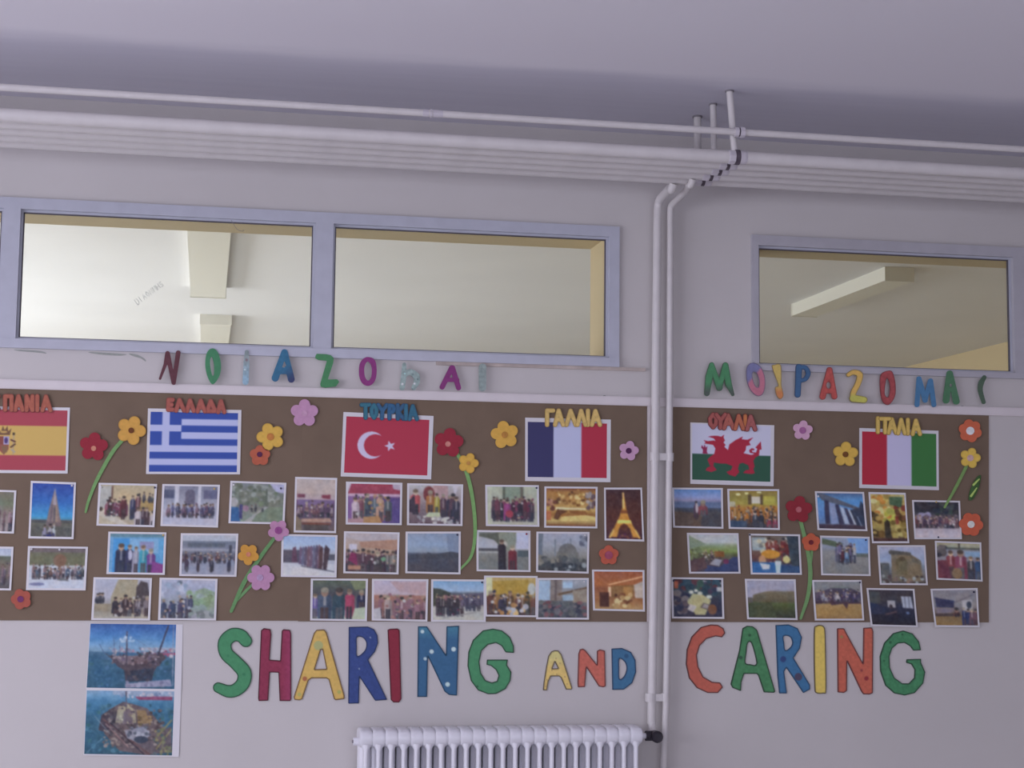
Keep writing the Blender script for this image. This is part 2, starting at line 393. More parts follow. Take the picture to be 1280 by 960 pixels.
# ------------------------------------------------------------------ heating pipes
PY = [-.576, -.498, -.420, -.342, -.264]; PR = .0205
PZc = float(P(0, 143.5, -.576)[2])
ux = [(921, 205), (909, 221), (899, 231), (888, 234), (878, 240)]
HP = []
ordn = ['nearest', 'second nearest', 'middle', 'second farthest', 'farthest']
for i, y in enumerate(PY):
    X = float(P(ux[i][0], ux[i][1], y)[0])
    root = empty('heating_pipe', (1.2, y, PZc-PR))
    tag(root, f'long white horizontal heating pipe under the ceiling, {ordn[i]} of the five from the viewer', 'pipe', 'row of horizontal heating pipes'); HP.append(root)
    o = MB().tube([(XL, y, PZc), (X-.028, y, PZc)], PR, 20).build('pipe_run', M['pipe'], root); smooth_by(o)
    o = MB().tube([(X+.028, y, PZc), (XR, y, PZc)], PR, 20).build('pipe_run', M['pipe'], root); smooth_by(o)
    o = MB().tube([(X-.030, y, PZc), (X-.026, y, PZc), (X-.004, y, PZc), (X-.004, y, PZc)], [PR*1.01, PR*1.12, PR*1.12, PR*1.05], 8).build('union_nut', M['union_paint'], root)
    o = MB().tube([(X-(.008 if i == 0 else .006), y, PZc), (X+(.007 if i == 0 else .005), y, PZc)], PR*(1.17 if i == 0 else 1.13), 14).build('union_ring', M['union'], root); o['label'] = 'dark bare ring of the pipe joint'
    o = MB().tube([(X+.004, y, PZc), (X+.006, y, PZc), (X+.022, y, PZc), (X+.030, y, PZc)], [PR*1.06, PR*1.13, PR*1.1, PR*1.01], 16).build('union_collar', M['union_paint'], root)
    for xb in (-2.2, 3.9):
        MB().box(xb-.012, xb+.012, y-.004, y+.004, PZc+PR, CEIL).tube([(xb-.012, y, PZc), (xb+.012, y, PZc)], PR*1.12, 16).build('hanger', M['pipe'], root)
# thin upper pipe
yu = -.604; zu = float(P(0, 109, yu)[2]); ru = .0108
root = empty('upper_pipe', (1.2, yu, zu-ru)); tag(root, 'thin white pipe running above and in front of the pipe row', 'pipe')
xu = float(P(924, 180, yu)[0])
smooth_by(MB().tube([(XL, yu, zu), (xu-.012, yu, zu)], ru, 16).build('pipe_run', M['pipe'], root))
smooth_by(MB().tube([(xu+.012, yu, zu), (XR, yu, zu)], ru, 16).build('pipe_run', M['pipe'], root))
MB().tube([(xu-.014, yu, zu), (xu-.003, yu, zu)], ru*1.5, 8).tube([(xu+.002, yu, zu), (xu+.016, yu, zu)], ru*1.6, 8).build('union_nut', M['union_paint'], root)
o = MB().tube([(xu-.004, yu, zu), (xu+.003, yu, zu)], ru*1.25, 12).build('union_ring', M['union'], root)
x_a, x_b = float(P(528, 149, yu)[0]), float(P(553, 150, yu)[0])
MB().tube([(x_a, yu, zu), (x_a+.018, yu, zu)], ru*1.12, 12).tube([(x_a+.022, yu, zu), (x_a+.028, yu, zu)], ru*1.3, 8).tube([(x_a+.03, yu, zu), (x_b, yu, zu)], ru*1.12, 12).build('coupling', M['union_paint'], root)
for xb in (-2.2, 3.9): MB().box(xb-.008, xb+.008, yu-.003, yu+.003, zu+ru*.8, CEIL).build('hanger', M['pipe'], root)
# three stubs rising into the ceiling
for (hi, tx, ty, bx, y, r, lb) in ((0, 912, 113, 918, -.576, .0105, 'tallest looking pipe stub rising into the ceiling, right of its two neighbours'),
                               (2, 892, 129, 893, -.420, .0100, 'pipe stub rising into the ceiling between two others'),
                               (4, 872, 145, 872, -.264, .0125, 'shortest looking pipe stub rising into the ceiling, left of its neighbours')):
    top = PZ(tx, ty, CEIL); xb = float(P(bx, 195, y)[0]); y = y if abs(top[1]-y) < .05 else float(top[1])
    root = HP[hi]
    rs_ = smooth_by(MB().tube([(xb, y, PZc+PR-.0005), (float(top[0]), y, CEIL)], r, 14).build('riser', M['pipe'], root)); rs_['label'] = lb
    MB().tube([(float(top[0]), y, CEIL-.005), (float(top[0]), y, CEIL)], r*1.3, 14).build('ceiling_collar', M['wire'], rs_)
# two drop pipes
def px3(l): return [tuple(P(x, y, Y)) for x, y, Y in l]
yd = -.040
_a, _b = float(P(842, 228, -.264)[0]), float(P(866, 222, -.342)[0])
pl = px3([(838, 235, -.20), (832.5, 241, -.13), (826, 248, -.065), (823, 256, yd), (822, 275, yd), (820.5, 400, yd), (819.5, 500, yd), (817.5, 700, yd), (816, 800, yd), (814.5, 905, yd)])
pl = [(_a, -.264, PZc-PR), (_a-.004, -.252, PZc-PR-.018)]+pl
pr = px3([(861, 232, -.27), (858, 238, -.22), (848, 248, -.11), (839.5, 257, -.05), (838, 268, yd), (837.8, 300, yd), (837, 500, yd), (835, 740, yd), (832.5, 880, yd), (829.5, 958, yd)])
pr = [(_b, -.342, PZc-PR), (_b-.003, -.33, PZc-PR-.016)]+pr
x_e = pr[-1][0]
pr.append((x_e-.01, yd, .15))
root = empty('drop_pipe', (pl[-1][0], yd, pl[-1][2])); tag(root, 'thicker white pipe dropping down the wall to the radiator valve', 'pipe', 'pipes dropping down the wall')
smooth_by(MB().tube([tuple(q) for q in bez(pl[:7], 4)]+pl[7:], .0145, 16).build('pipe_run', M['pipe'], root), 60)
root = empty('drop_pipe', (pr[-1][0], yd, pr[-1][2])); tag(root, 'thinner white pipe dropping down the wall, right of its twin', 'pipe', 'pipes dropping down the wall')
smooth_by(MB().tube([tuple(q) for q in bez(pr[:8], 4)]+pr[8:]+[(pr[-1][0]-.03, yd, .12), (1.44, yd-.05, .12)], .0115, 16).build('pipe_run', M['pipe'], root), 60)
for (cx, cy, lb) in ((829, 571, 'white bracket clamping both drop pipes between the two boards'), (823.5, 872, 'white bracket clamping both drop pipes above the radiator valve')):
    q = P(cx, cy, yd-.01); x, z = float(q[0]), float(q[2])
    root = empty('pipe_clamp', (x, -.03, z-.016)); tag(root, lb, 'bracket', 'pipe clamp brackets')
    a = float(P(cx-10.5, cy, yd)[0]); b = float(P(cx+8, cy, yd)[0])
    MB().tube([(a, yd, z-.014), (a, yd, z+.014)], .0172, 14).build('clamp_ring', M['pipe'], root)
    MB().tube([(b, yd, z-.014), (b, yd, z+.014)], .0142, 14).build('clamp_ring', M['pipe'], root)
    MB().box(a, b, -.050, -.036, z-.012, z+.012).box((a+b)/2-.006, (a+b)/2+.006, -.038, 0, z-.006, z+.006).build('bridge', M['pipe'], root)

# ------------------------------------------------------------------ radiator
RY = -.135
rx0 = float(P(450, 912, RY)[0]); rx1 = float(P(802, 909, RY)[0]); rzt = float(P(620, 910, RY)[2]); rzb = rzt-.62
NS = 23; pit = (rx1-rx0)/NS
rad = empty('radiator', ((rx0+rx1)/2, RY+.05, rzb)); tag(rad, 'white enamelled column radiator on the wall under the lettering', 'radiator')
first = None
for k in range(NS):
    cx = rx0+pit*(k+.5)
    if first is None:
        m = MB(); r = .0075
        for yy in (RY, RY+.045, RY+.09):
            V = []; F = []; n = 10; zs_ = [rzb+.045, rzb+.065, rzt-.065, rzt-.045]
            rx_ = [.0195, .0078, .0078, .0195] if yy == RY else [.0200, .0185, .0185, .0200]
            for z, rxx in zip(zs_, rx_):
                for q in range(n): V.append((cx+rxx*math.cos(2*math.pi*q/n), yy+.0155*math.sin(2*math.pi*q/n), z))
            for l in range(3):
                for q in range(n): F.append((l*n+q, l*n+(q+1) % n, (l+1)*n+(q+1) % n, (l+1)*n+q))
            m.add(V, F)
        def head(zc, h):       # rounded header block with recessed joint edges
            V = []; F = []
            prof = [(-.5, .84), (-.43, .97), (-.2, 1.0), (.2, 1.0), (.43, .97), (.5, .84)]
            n = 16
            for u, sc in prof:
                for q in range(n):
                    a = 2*math.pi*q/n; c_, s_ = math.cos(a), math.sin(a)
                    yy = math.copysign(abs(c_)**.45, c_)*.062*(.94+.06*sc); zz = math.copysign(abs(s_)**.75, s_)*h*sc
                    V.append((cx+u*pit*.99, RY+.045+yy, zc+zz))
            for l in range(len(prof)-1):
                for q in range(n): F.append((l*n+q, (l+1)*n+q, (l+1)*n+(q+1) % n, l*n+(q+1) % n))
            F.append(tuple(range(n))); F.append(tuple(len(V)-1-q for q in range(n))); m.add(V, F)
        head(rzt-.029, .029); head(rzb+.029, .029)
        first = m.build('section', M['rad'], rad); smooth_by(first, 50); WORLD['_r'] = cx
    else:
        o = first.copy(); COL.objects.link(o); o.parent = rad; o.location = (cx-WORLD['_r'], 0, 0)
vz = float(P(440, 927, RY+.045)[2]); vx = float(P(440, 927, RY+.045)[0])
MB().tube([(rx0, RY+.045, vz), (rx0-.016, RY+.045, vz)], .013, 10).build('air_vent', M['rad'], rad)
MB().tube([(rx0-.016, RY+.045, vz), (vx, RY+.045, vz)], .005, 8).build('vent_screw', M['wire'], rad)
for xx in (rx0+.08, rx1-.08):
    MB().box(xx-.012, xx+.012, RY+.09, 0, rzt-.10, rzt-.07).build('wall_bracket', M['rad'], rad)
    MB().box(xx-.012, xx+.012, RY+.09, 0, rzb+.07, rzb+.10).build('wall_bracket', M['rad'], rad)
vb = P(811, 920, -.09)
val = empty('radiator_valve', (float(vb[0]), -.09, float(vb[2])-.02)); tag(val, 'black radiator valve with a round knob beside the drop pipes', 'valve')
x1_, x2_ = float(P(806.5, 920, -.08)[0]), float(P(815, 920, -.08)[0]); z_ = float(vb[2])
MB().tube([(x1_, -.085, z_), (x2_, -.085, z_)], .0165, 14).build('valve_body', M['black'], val)
MB().tube([(rx1-.004, -.085, z_), (x1_, -.085, z_)], .009, 12).build('tail_pipe', M['rad'], val)
kx = float(P(820.5, 920.5, -.10)[0])
MB().tube([(x2_-.002, -.087, z_), (kx-.006, -.09, z_)], .011, 12).build('valve_neck', M['black'], val)
smooth_by(MB().tube([(kx, -.072, z_-.001), (kx, -.078, z_-.001), (kx, -.112, z_-.001), (kx, -.120, z_-.001)], [.014, .0185, .0195, .013], 16).build('valve_knob', M['black'], val))
MB().tube([(pl[-1][0], yd, pl[-1][2]+.01), (pl[-1][0], yd-.012, pl[-1][2]-.025), (x2_-.006, -.075, z_+.004)], .0125, 12).build('valve_elbow', M['pipe'], val)

# ------------------------------------------------------------------ ceiling lamps in the classroom
def batten(x, y0, y1, wd, h, label):
    r = empty('batten_lamp', (x, (y0+y1)/2, CEIL-h)); tag(r, label, 'lamp', 'fluorescent battens on the classroom ceiling')
    MB().box(x-wd/2, x+wd/2, y0, y1, CEIL-h, CEIL).build('housing', M['lampb'], r)
    MB().box(x-wd/2-.004, x+wd/2+.004, y0-.008, y0, CEIL-h-.004, CEIL).box(x-wd/2-.004, x+wd/2+.004, y1, y1+.008, CEIL-h-.004, CEIL).build('end_cap', M['lampb'], r)
    pass
batten(-.02, 1.80, 3.80, .19, .06, 'ceiling lamp behind the left high window, nearer of two')
batten(.03, 4.93, 6.9, .19, .06, 'ceiling lamp low behind the left high window, farther of two')
batten(3.42, 2.27, 3.58, .15, .07, 'slanting ceiling lamp seen through the right high window')

# small hook of wire at the top of the left window
q = P(291, 281, -.02)
wr = MB().tube(bez([tuple(P(289, 275, -.016)), tuple(P(292, 280, -.024)), tuple(P(297, 287, -.026)), tuple(P(303, 289, -.024)), tuple(P(305, 287, -.020))], 5), .0008, 6).build('wire_hook', M['wire'])
tag(wr, 'thin bent wire hanging from the top frame of the left window', 'wire')
# chipped plaster under the left window
for (pts, lb) in (([(18, 437), (40, 438), (54, 439.5), (58, 442), (48, 440.8), (24, 438.8)], 'short chip in the plaster under the far left window corner'),
              ([(112, 440), (140, 441.5), (158, 443), (150, 444.6), (128, 443.5), (114, 441.5)], 'long thin chip in the plaster left of the first letter N'),
              ([(161, 442), (172, 443.5), (181, 448.5), (182, 452), (176, 448), (166, 445)], 'curved chip in the plaster just left of letter N')):
    o = plate('plaster_chip', [('sp', pts)], (0, 0, 1), 0, .0012, '98929c', None, .6, mottle=.12); tag(o, lb, 'plaster chip', 'chips in the plaster under the window')
# faint pen scrawl on the left pane
sc = empty('pen_scrawl', tuple(P(190, 385, .016))); tag(sc, 'faint pen scrawl written slanting across the left window pane', 'writing')
GL = {'D': [[(0, 1), (0, 0), (.5, .1), (.6, .5), (.4, .9), (0, 1)]], 'I': [[(.2, 0), (.2, 1)]], 'A': [[(0, 1), (.3, 0), (.6, 1)], [(.1, .6), (.5, .6)]],
      'O': [[(.3, 0), (0, .5), (.3, 1), (.6, .5), (.3, 0)]], 'N': [[(0, 1), (0, 0), (.6, 1), (.6, 0)]], 'H': [[(0, 0), (0, 1)], [(.6, 0), (.6, 1)], [(0, .5), (.6, .5)]],
      'M': [[(0, 1), (.1, 0), (.35, .7), (.6, 0), (.7, 1)]], 'S': [[(.55, .1), (.1, .1), (.1, .45), (.5, .6), (.5, .95), (0, .95)]]}
def scrawl():
    x, y = 170.0, 378.0; an = math.radians(-36)
    for ch in 'DIAONMHS':
        for st in GL[ch]:
            for hgt in (7.5,):
                pts = []
                for (a, b) in st:
                    u = a*6.0; v = (b-.5)*hgt*(.95 if ch != 'D' else 1.1)
                    pts.append((x+u*math.cos(an)-v*math.sin(an), y+u*math.sin(an)+v*math.cos(an)))
                yield pts
        x += 5.3*math.cos(an); y += 5.3*math.sin(an)
mm = MB()
for pts in scrawl(): mm.tube([tuple(P(a, b, .0158)) for a, b in pts], .0006, 4)
inkm = nmat('pen_ink', (.30, .30, .32), .6, .2)
mm.build('pen_stroke', inkm, sc)
# ------------------------------------------------------------------ brown boards
def board(x0, x1, yt, yb, label, th=.004):
    (xa, _, z1), (xb, _, z0) = P(x0, yt, -th), P(x1, yb, -th)
    zt_ = zr2
    ca = P(x1, yb, -th)[0]; cb = P(x1, 520, -th)[0]
    m = MB(); V = []
    for Y in (-th, -.0004): V += [(xa, Y, z0), (ca, Y, z0), (cb, Y, zt_), (xa, Y, zt_)]
    m.add(V, [(0, 1, 2, 3), (4, 7, 6, 5), (0, 4, 5, 1), (1, 5, 6, 2), (0, 3, 7, 4)])
    return tag(m.build('brown_board', M['brown']), label, 'board', 'brown paper boards under the rail')
board(-180, 379, 490, 776.0, 'left brown paper board backing the red-yellow and blue-white flags')
board(379, 808.5, 503, 777.3, 'middle brown paper board backing the crescent flag and the blue-white-red flag', .0048)
board(838.5, 1236, 512, 778, 'right brown paper board backing the dragon flag and the green-white-red flag')

# ------------------------------------------------------------------ big letters
TA, TB, TC = (250, 760, 4.571), (510, 760, 4.0), (820, 760, 3.5556)
def big(ops, T, colr, label, edge, grp, **k):
    ew = k.pop('edge_w', 1.35)
    o = plate('paper_letter', ops, T, 0, .0035, colr, None, 1.0, edge, ew, **k)
    tag(o, label, 'letter', grp); return o
GS, GA, GC = 'large cut-out letters of the word SHARING', 'middle-sized letters of the word AND', 'large cut-out letters of the word CARING'
big([('s', [(262, 188), (232, 158), (185, 155), (143, 195), (150, 258), (205, 312), (253, 370), (245, 430), (205, 468), (160, 476), (104, 455)], [36, 38, 40, 40, 40, 40, 42, 40, 38, 36, 30])], TA,
    '3d8a62', 'large green paper letter S starting SHARING', '284a3c', GS, spots=[(305, 843, 2, '2f7a58'), (285, 820, 2, '357f5c')])
big([('p', [(348, 128), (365, 115), (403, 121), (408, 150), (398, 295), (458, 300), (467, 130), (478, 121), (515, 125), (521, 145), (522, 522), (515, 532), (455, 532), (448, 370), (400, 368), (390, 530), (335, 532), (332, 515)])], TA,
    '9c2a52', 'large crimson paper letter H in SHARING', '53202f', GS, two=('a83064', 1, 0, 352, 362), mottle=.16)
big([('p', [(665, 125), (710, 122), (724, 140), (826, 500), (825, 520), (775, 527), (765, 520), (735, 410), (722, 402), (638, 402), (620, 415), (585, 520), (570, 528), (540, 525), (535, 510), (650, 145)]),
     ('-p', [(690, 240), (700, 238), (722, 348), (656, 350)])], TA, 'd79f4a', 'large yellow paper letter A with red flower mark in SHARING', '6e4632', GS,
    spots=[(381, 848.5, 3.2, 'b85a3c'), (398, 807, 6, 'a9a06a'), (424, 865, 2.5, 'a8a050'), (374, 868, 2.5, 'b0a052')])
big([('p', [(850, 108), (960, 106), (995, 122), (1014, 155), (1018, 200), (1000, 250), (962, 296), (1070, 525), (1000, 530), (912, 395), (908, 545), (847, 547)]),
     ('-sp', [(898, 168), (930, 170), (950, 200), (942, 242), (900, 275), (896, 220)])], TA, '34459a', 'large dark blue paper letter R in SHARING', '2a3468', GS, mottle=.15,
    spots=[(463, 797, 1, '8a94c4'), (449, 836, 1, '8a94c4')])
big([('p', [(1072, 125), (1085, 119), (1130, 117), (1141, 128), (1151, 520), (1138, 540), (1105, 540), (1090, 525)])], TA, '98233f', 'large crimson paper letter I in SHARING', '5c1c2e', GS)
big([('p', [(50, 92), (95, 92), (190, 235), (193, 92), (255, 89), (245, 438), (205, 435), (183, 418), (100, 243), (95, 445), (47, 445)])], TB, '315f9c',
    'large blue paper letter N with white dots in SHARING', '1f3f68', GS, two=('3f7fae', 0, -1, -800, -780), spots=[(528, 789.5, 2.4, 'b4c2dc'), (539.5, 814.5, 2.8, 'b4c2dc'), (531.5, 823.5, 2.2, 'a4b4d4'), (567, 811.5, 3.0, 'b4c6e2'), (559.5, 855.5, 3.0, 'b0c4de')])
big([('p', [(530, 225), (529, 190), (510, 145), (470, 112), (425, 103), (375, 112), (325, 160), (302, 220), (298, 290), (315, 365), (350, 412), (400, 431), (440, 430), (488, 405), (512, 365), (517, 320), (495, 285), (500, 258), (395, 258), (393, 284), (415, 290), (440, 310), (453, 338), (445, 365), (420, 373), (388, 362), (365, 325), (357, 270), (368, 215), (400, 184), (440, 175), (468, 190), (488, 222)])], TB,
    '3c8660', 'large green paper letter G ending SHARING', '284238', GS, spots=[(597, 858, 1.5, '2a5a48'), (590, 800, 3, '469068')])
big([('p', [(718, 217), (735, 211), (752, 213), (768, 232), (822, 400), (818, 409), (790, 408), (765, 350), (755, 342), (715, 342), (702, 370), (695, 412), (675, 412), (679, 370), (690, 300), (702, 240)]),
     ('-p', [(735, 270), (750, 301), (722, 303)])], TB, 'dba85c', 'yellow spotted paper letter A starting AND', '5e4a46', GA, two=('c9b070', 0, -1, -835, -822),
    spots=[(x, y, .9, 'a06c50') for x, y in ((695, 823), (700, 829), (690, 838), (684, 850), (706, 846), (709, 855), (696, 843), (682, 858))])
big([('p', [(860, 207), (875, 203), (888, 212), (945, 283), (945, 215), (960, 207), (985, 213), (989, 390), (978, 397), (955, 393), (893, 297), (885, 395), (850, 397), (848, 375), (852, 230)])], TB, 'c9544e', 'red-orange paper letter N in AND', '6c3038', GA, mottle=.15)
big([('p', [(1018, 203), (1070, 200), (1115, 220), (1138, 260), (1141, 320), (1122, 375), (1080, 408), (1022, 410)]), ('-sp', [(1058, 254), (1085, 272), (1093, 305), (1080, 342), (1058, 354), (1056, 300)])], TB,
    '33639e', 'blue paper letter D ending AND', '2a3c68', GA, spots=[(783, 820, 3, '2a4f86')])
big([('p', [(308, 112), (300, 90), (275, 75), (245, 73), (200, 85), (158, 128), (137, 185), (133, 250), (147, 312), (182, 356), (230, 378), (275, 378), (298, 352), (285, 331), (250, 328), (210, 305), (188, 260), (182, 210), (195, 168), (225, 137), (265, 126), (293, 131)])], TC,
    'bf4c44', 'large red-orange paper letter C starting CARING', '5a2c34', GC)
big([('p', [(385, 90), (405, 79), (430, 81), (450, 98), (530, 370), (525, 377), (480, 375), (455, 300), (448, 293), (392, 293), (380, 330), (378, 370), (340, 355), (332, 338), (370, 190)]), ('-sp', [(408, 158), (425, 158), (447, 246), (420, 250), (398, 243), (402, 200)])], TC,
    '38744e', 'large green paper letter A in CARING', '26382f', GC, mottle=.2, spots=[(937, 794, 2, '254c38'), (926, 822, 2.5, '2c4a3e')])
big([('p', [(532, 76), (590, 73), (630, 90), (649, 130), (640, 180), (612, 222), (685, 342), (685, 362), (655, 378), (580, 266), (570, 282), (582, 380), (548, 380), (540, 300)]), ('-sp', [(568, 126), (595, 128), (606, 150), (600, 172), (576, 188), (570, 155)])], TC,
    '2d5f9e', 'large blue paper letter R with dark marks in CARING', '233c66', GC, spots=[(998, 846, 5, '453a5c'), (983, 806, 3, '2f4a80'), (979, 824, 4, '2c3c80')])
big([('sp', [(703, 95), (712, 80), (728, 75), (746, 82), (753, 110), (756, 240), (757, 368), (745, 380), (712, 378), (705, 350), (702, 220)])], TC, 'cc9c3e', 'large yellow paper letter I in CARING', '4e3c34', GC, edge_w=1.3)
big([('p', [(805, 90), (836, 90), (846, 110), (920, 245), (922, 88), (960, 86), (966, 105), (964, 378), (950, 385), (922, 384), (912, 370), (850, 238), (849, 368), (835, 378), (808, 375)])], TC, 'b8483c', 'large red paper letter N in CARING', '5c2830', GC, mottle=.15,
    spots=[(1077, 838, 1.8, '8c2c38'), (1083, 848, 3, '8e2230'), (1052, 796, 2, '8a6a40')])
big([('p', [(1178, 188), (1170, 150), (1140, 113), (1100, 100), (1055, 112), (1015, 155), (995, 215), (997, 280), (1020, 345), (1060, 380), (1105, 389), (1150, 378), (1188, 335), (1197, 285), (1178, 242), (1179, 226), (1115, 228), (1112, 244), (1135, 250), (1150, 275), (1148, 310), (1125, 335), (1095, 335), (1060, 310), (1040, 265), (1038, 215), (1050, 180), (1075, 158), (1105, 155), (1130, 170), (1145, 190)])], TC,
    '31704e', 'large green paper letter G ending CARING', '22382f', GC, mottle=.2, spots=[(1113, 803, 2, '24503a'), (1128, 793, 1.5, '24503a'), (1105, 826, 1.5, '24503a')])

# ------------------------------------------------------------------ small letter row above the rail
TD, TE, TF, TG = (180, 420, 5.333), (400, 420, 5.333), (860, 430, 6.4), (1040, 430, 5.333)
GN, GM = 'small letters in the row left of the drop pipes', 'small letters in the row right of the drop pipes'
def small(ops, T, colr, label, grp, edge=None, **k):
    o = plate('paper_letter', ops, T, .0002 if grp else 0, .003, colr, None, .8, edge, .7, **k); tag(o, label, 'letter', grp); return o
# the letters hang over the lower window frame: stand them in front of it
_plate = plate
def plate(name, ops, T, off, *a, **k):
    if off == .0002: off = .019
    return _plate(name, ops, T, off, *a, **k)
small([('l', [(156, 115), (142, 190), (107, 284)], [15, 12, 8]), ('l', [(158, 118), (196, 312)], [16, 13]), ('l', [(228, 112), (198, 312)], [16, 14])], TD, '6c3446', 'small dark red paper letter N at the left end of the row', GN, mottle=.2)
small([('sp', [(455, 82), (490, 105), (512, 180), (505, 260), (460, 322), (425, 275), (408, 190), (420, 110)]), ('-sp', [(452, 140), (466, 190), (466, 255), (455, 262), (443, 210), (441, 160)])], TD, '3c8460', 'small green paper letter O with a narrow slot', GN)
small([('l', [(685, 105), (683, 170)], [13, 18]), ('l', [(683, 172), (677, 306)], [20, 20])], TD, '8c94a8', 'small silvery blue glittering letter I between O and A', GN, two=('86a4d0', 0, 1, 448, 474), mottle=.3, spots=[(308.3, 450, 2, '86667c'), (306, 462, 1.2, 'c8d4e8')])
small([('l', [(935, 108), (875, 280)], [20, 24]), ('l', [(938, 108), (982, 288)], [20, 23]), ('l', [(900, 232), (960, 232)], 22), ('-p', [(936, 165), (950, 200), (921, 206)])], TD, '2e6aa4', 'small blue paper letter A in the left row', GN, two=('3a3c78', .5, .5, 408, 420), mottle=.2)
small([('p', [(-30, 132), (-22, 118), (40, 121), (72, 128), (92, 148), (88, 180), (52, 290), (115, 288), (128, 305), (108, 335), (35, 345), (5, 338), (2, 318), (46, 165), (-10, 160), (-32, 148)])], TE, '3e8258', 'small green paper letter Z in the left row', GN)
small([('sp', [(325, 140), (365, 160), (378, 220), (370, 290), (335, 330), (290, 322), (262, 270), (264, 190), (290, 150)]), ('-sp', [(325, 172), (345, 210), (342, 270), (322, 298), (300, 272), (295, 215), (308, 178)])], TE, '932c86', 'small magenta paper letter O in the left row', GN)
small([('l', [(562, 190), (560, 260), (548, 345)], [13, 18, 17]), ('s', [(565, 262), (600, 240), (640, 265), (645, 305), (625, 345)], [14, 20, 22, 20, 16])], TE, '8896a6', 'small glittering silver letter shaped like an h', GN, mottle=.4,
      spots=[(503, 480, 1.6, 'e8f4ff'), (518, 479.5, 1.5, 'd8e8f8'), (506, 467, 1.3, 'a8c8e0'), (516, 468, 1.2, '5c6c7c'), (522, 474, 1.3, '566474'), (515.5, 486.5, 1.3, '667484')])
small([('l', [(878, 212), (815, 340)], [17, 17]), ('l', [(884, 212), (924, 345)], [17, 17]), ('l', [(845, 292), (915, 292)], 14)], TE, '8a2a80', 'small magenta paper letter A in the left row', GN)
small([('l', [(1084, 208), (1083, 345)], [25, 24])], TE, '848c9c', 'small glittering grey letter I at the right end of the left row', GN, mottle=.35)
small([('l', [(187, 165), (170, 260), (152, 395)], [18, 30, 22]), ('l', [(190, 165), (252, 350)], [20, 26]), ('l', [(252, 352), (297, 175)], [22, 22]), ('l', [(300, 170), (325, 320), (360, 405)], [24, 26, 12])], TF, '3a7a56', 'small green paper letter M starting the right row', GM, two=('484c52', 0, 1, 478, 490), edge='37503f')
small([('sp', [(525, 150), (575, 175), (612, 250), (618, 340), (595, 405), (550, 415), (500, 370), (470, 290), (468, 200), (490, 160)]), ('-sp', [(528, 222), (552, 240), (570, 300), (562, 345), (540, 335), (520, 285), (515, 240)])], TF, '6a64a4', 'small purple and pink paper letter O in the right row', GM, two=('b4587c', .75, .65, 1011, 1014), edge='5c4c74')
small([('sp', [(672, 180), (690, 165), (740, 164), (748, 250), (748, 330), (764, 410), (738, 442), (708, 410), (698, 350), (722, 330), (700, 265)])], TF, 'ba9248', 'small yellow and orange paper letter I in the right row', GM, two=('c0643a', 0, 1, 482, 490), edge='7c5a40')
small([('l', [(888, 185), (878, 405)], [26, 24]), ('s', [(895, 186), (940, 190), (962, 235), (940, 280), (898, 294)], [18, 18, 20, 18, 16])], TF, '33548e', 'small blue paper letter P in the right row', GM, edge='2a3a68')
small([('l', [(1130, 205), (1078, 420)], [20, 26]), ('l', [(1136, 205), (1172, 420)], [20, 24]), ('l', [(1085, 375), (1160, 375)], 22), ('l', [(1120, 270), (1145, 270)], 24), ('-e', (1125, 330, 17, 26, 0)), ('-p', [(1124, 395), (1112, 460), (1140, 460)])], TF, 'b43c40', 'small red paper letter A in the right row', GM, edge='7c2c34', mottle=.2)
small([('s', [(110, 205), (145, 188), (185, 205), (175, 260), (145, 320), (140, 345)], [15, 18, 22, 20, 20, 20]), ('l', [(142, 362), (215, 372)], [26, 22])], TG, 'c48c3e', 'small orange and yellow paper letter Z in the right row', GM, two=('a89a3c', 0, 1, 490, 496), edge='6e5436')
small([('sp', [(372, 178), (405, 190), (424, 270), (420, 350), (378, 406), (335, 380), (320, 290), (325, 205)]), ('-sp', [(368, 228), (385, 270), (382, 335), (368, 356), (352, 330), (357, 262)])], TG, '9c3440', 'small red paper letter O in the right row', GM, edge='6a2834', mottle=.25)
small([('l', [(580, 230), (568, 405)], [15, 16]), ('l', [(582, 230), (622, 375)], [15, 17]), ('l', [(622, 375), (656, 245)], [15, 15]), ('l', [(658, 245), (680, 405)], [16, 16])], TG, '35619c', 'small blue paper letter M in the right row', GM)
small([('l', [(783, 195), (762, 375)], [18, 22]), ('l', [(788, 195), (830, 382)], [18, 22]), ('l', [(775, 300), (800, 300)], 20), ('l', [(780, 240), (795, 240)], 22), ('-e', (793, 275, 9, 12, 0))], TG, '38614a', 'small dark green paper letter A in the right row', GM)
small([('s', [(1016, 222), (995, 262), (990, 310), (1012, 388)], [14, 18, 16, 13])], TG, '3c4c44', 'small dark curved paper letter I ending the right row', GM)
plate = _plate
d = plate('sticker_dot', [('e', (1203, 508.5, 2.2, 1.4, .2))], (0, 0, 1), 0, .002, '505058', None, .6); tag(d, 'tiny dark dot on the wall near the end of the right letter row', 'dot')
d = plate('hook_stub', [('sp', [(755, 494), (760, 496), (766, 497), (764, 498), (754, 498)])], (0, 0, 1), 0, .004, '6c6874', None, .6); tag(d, 'tiny dark stub resting on the rail above the blue-white-red flag', 'hook')

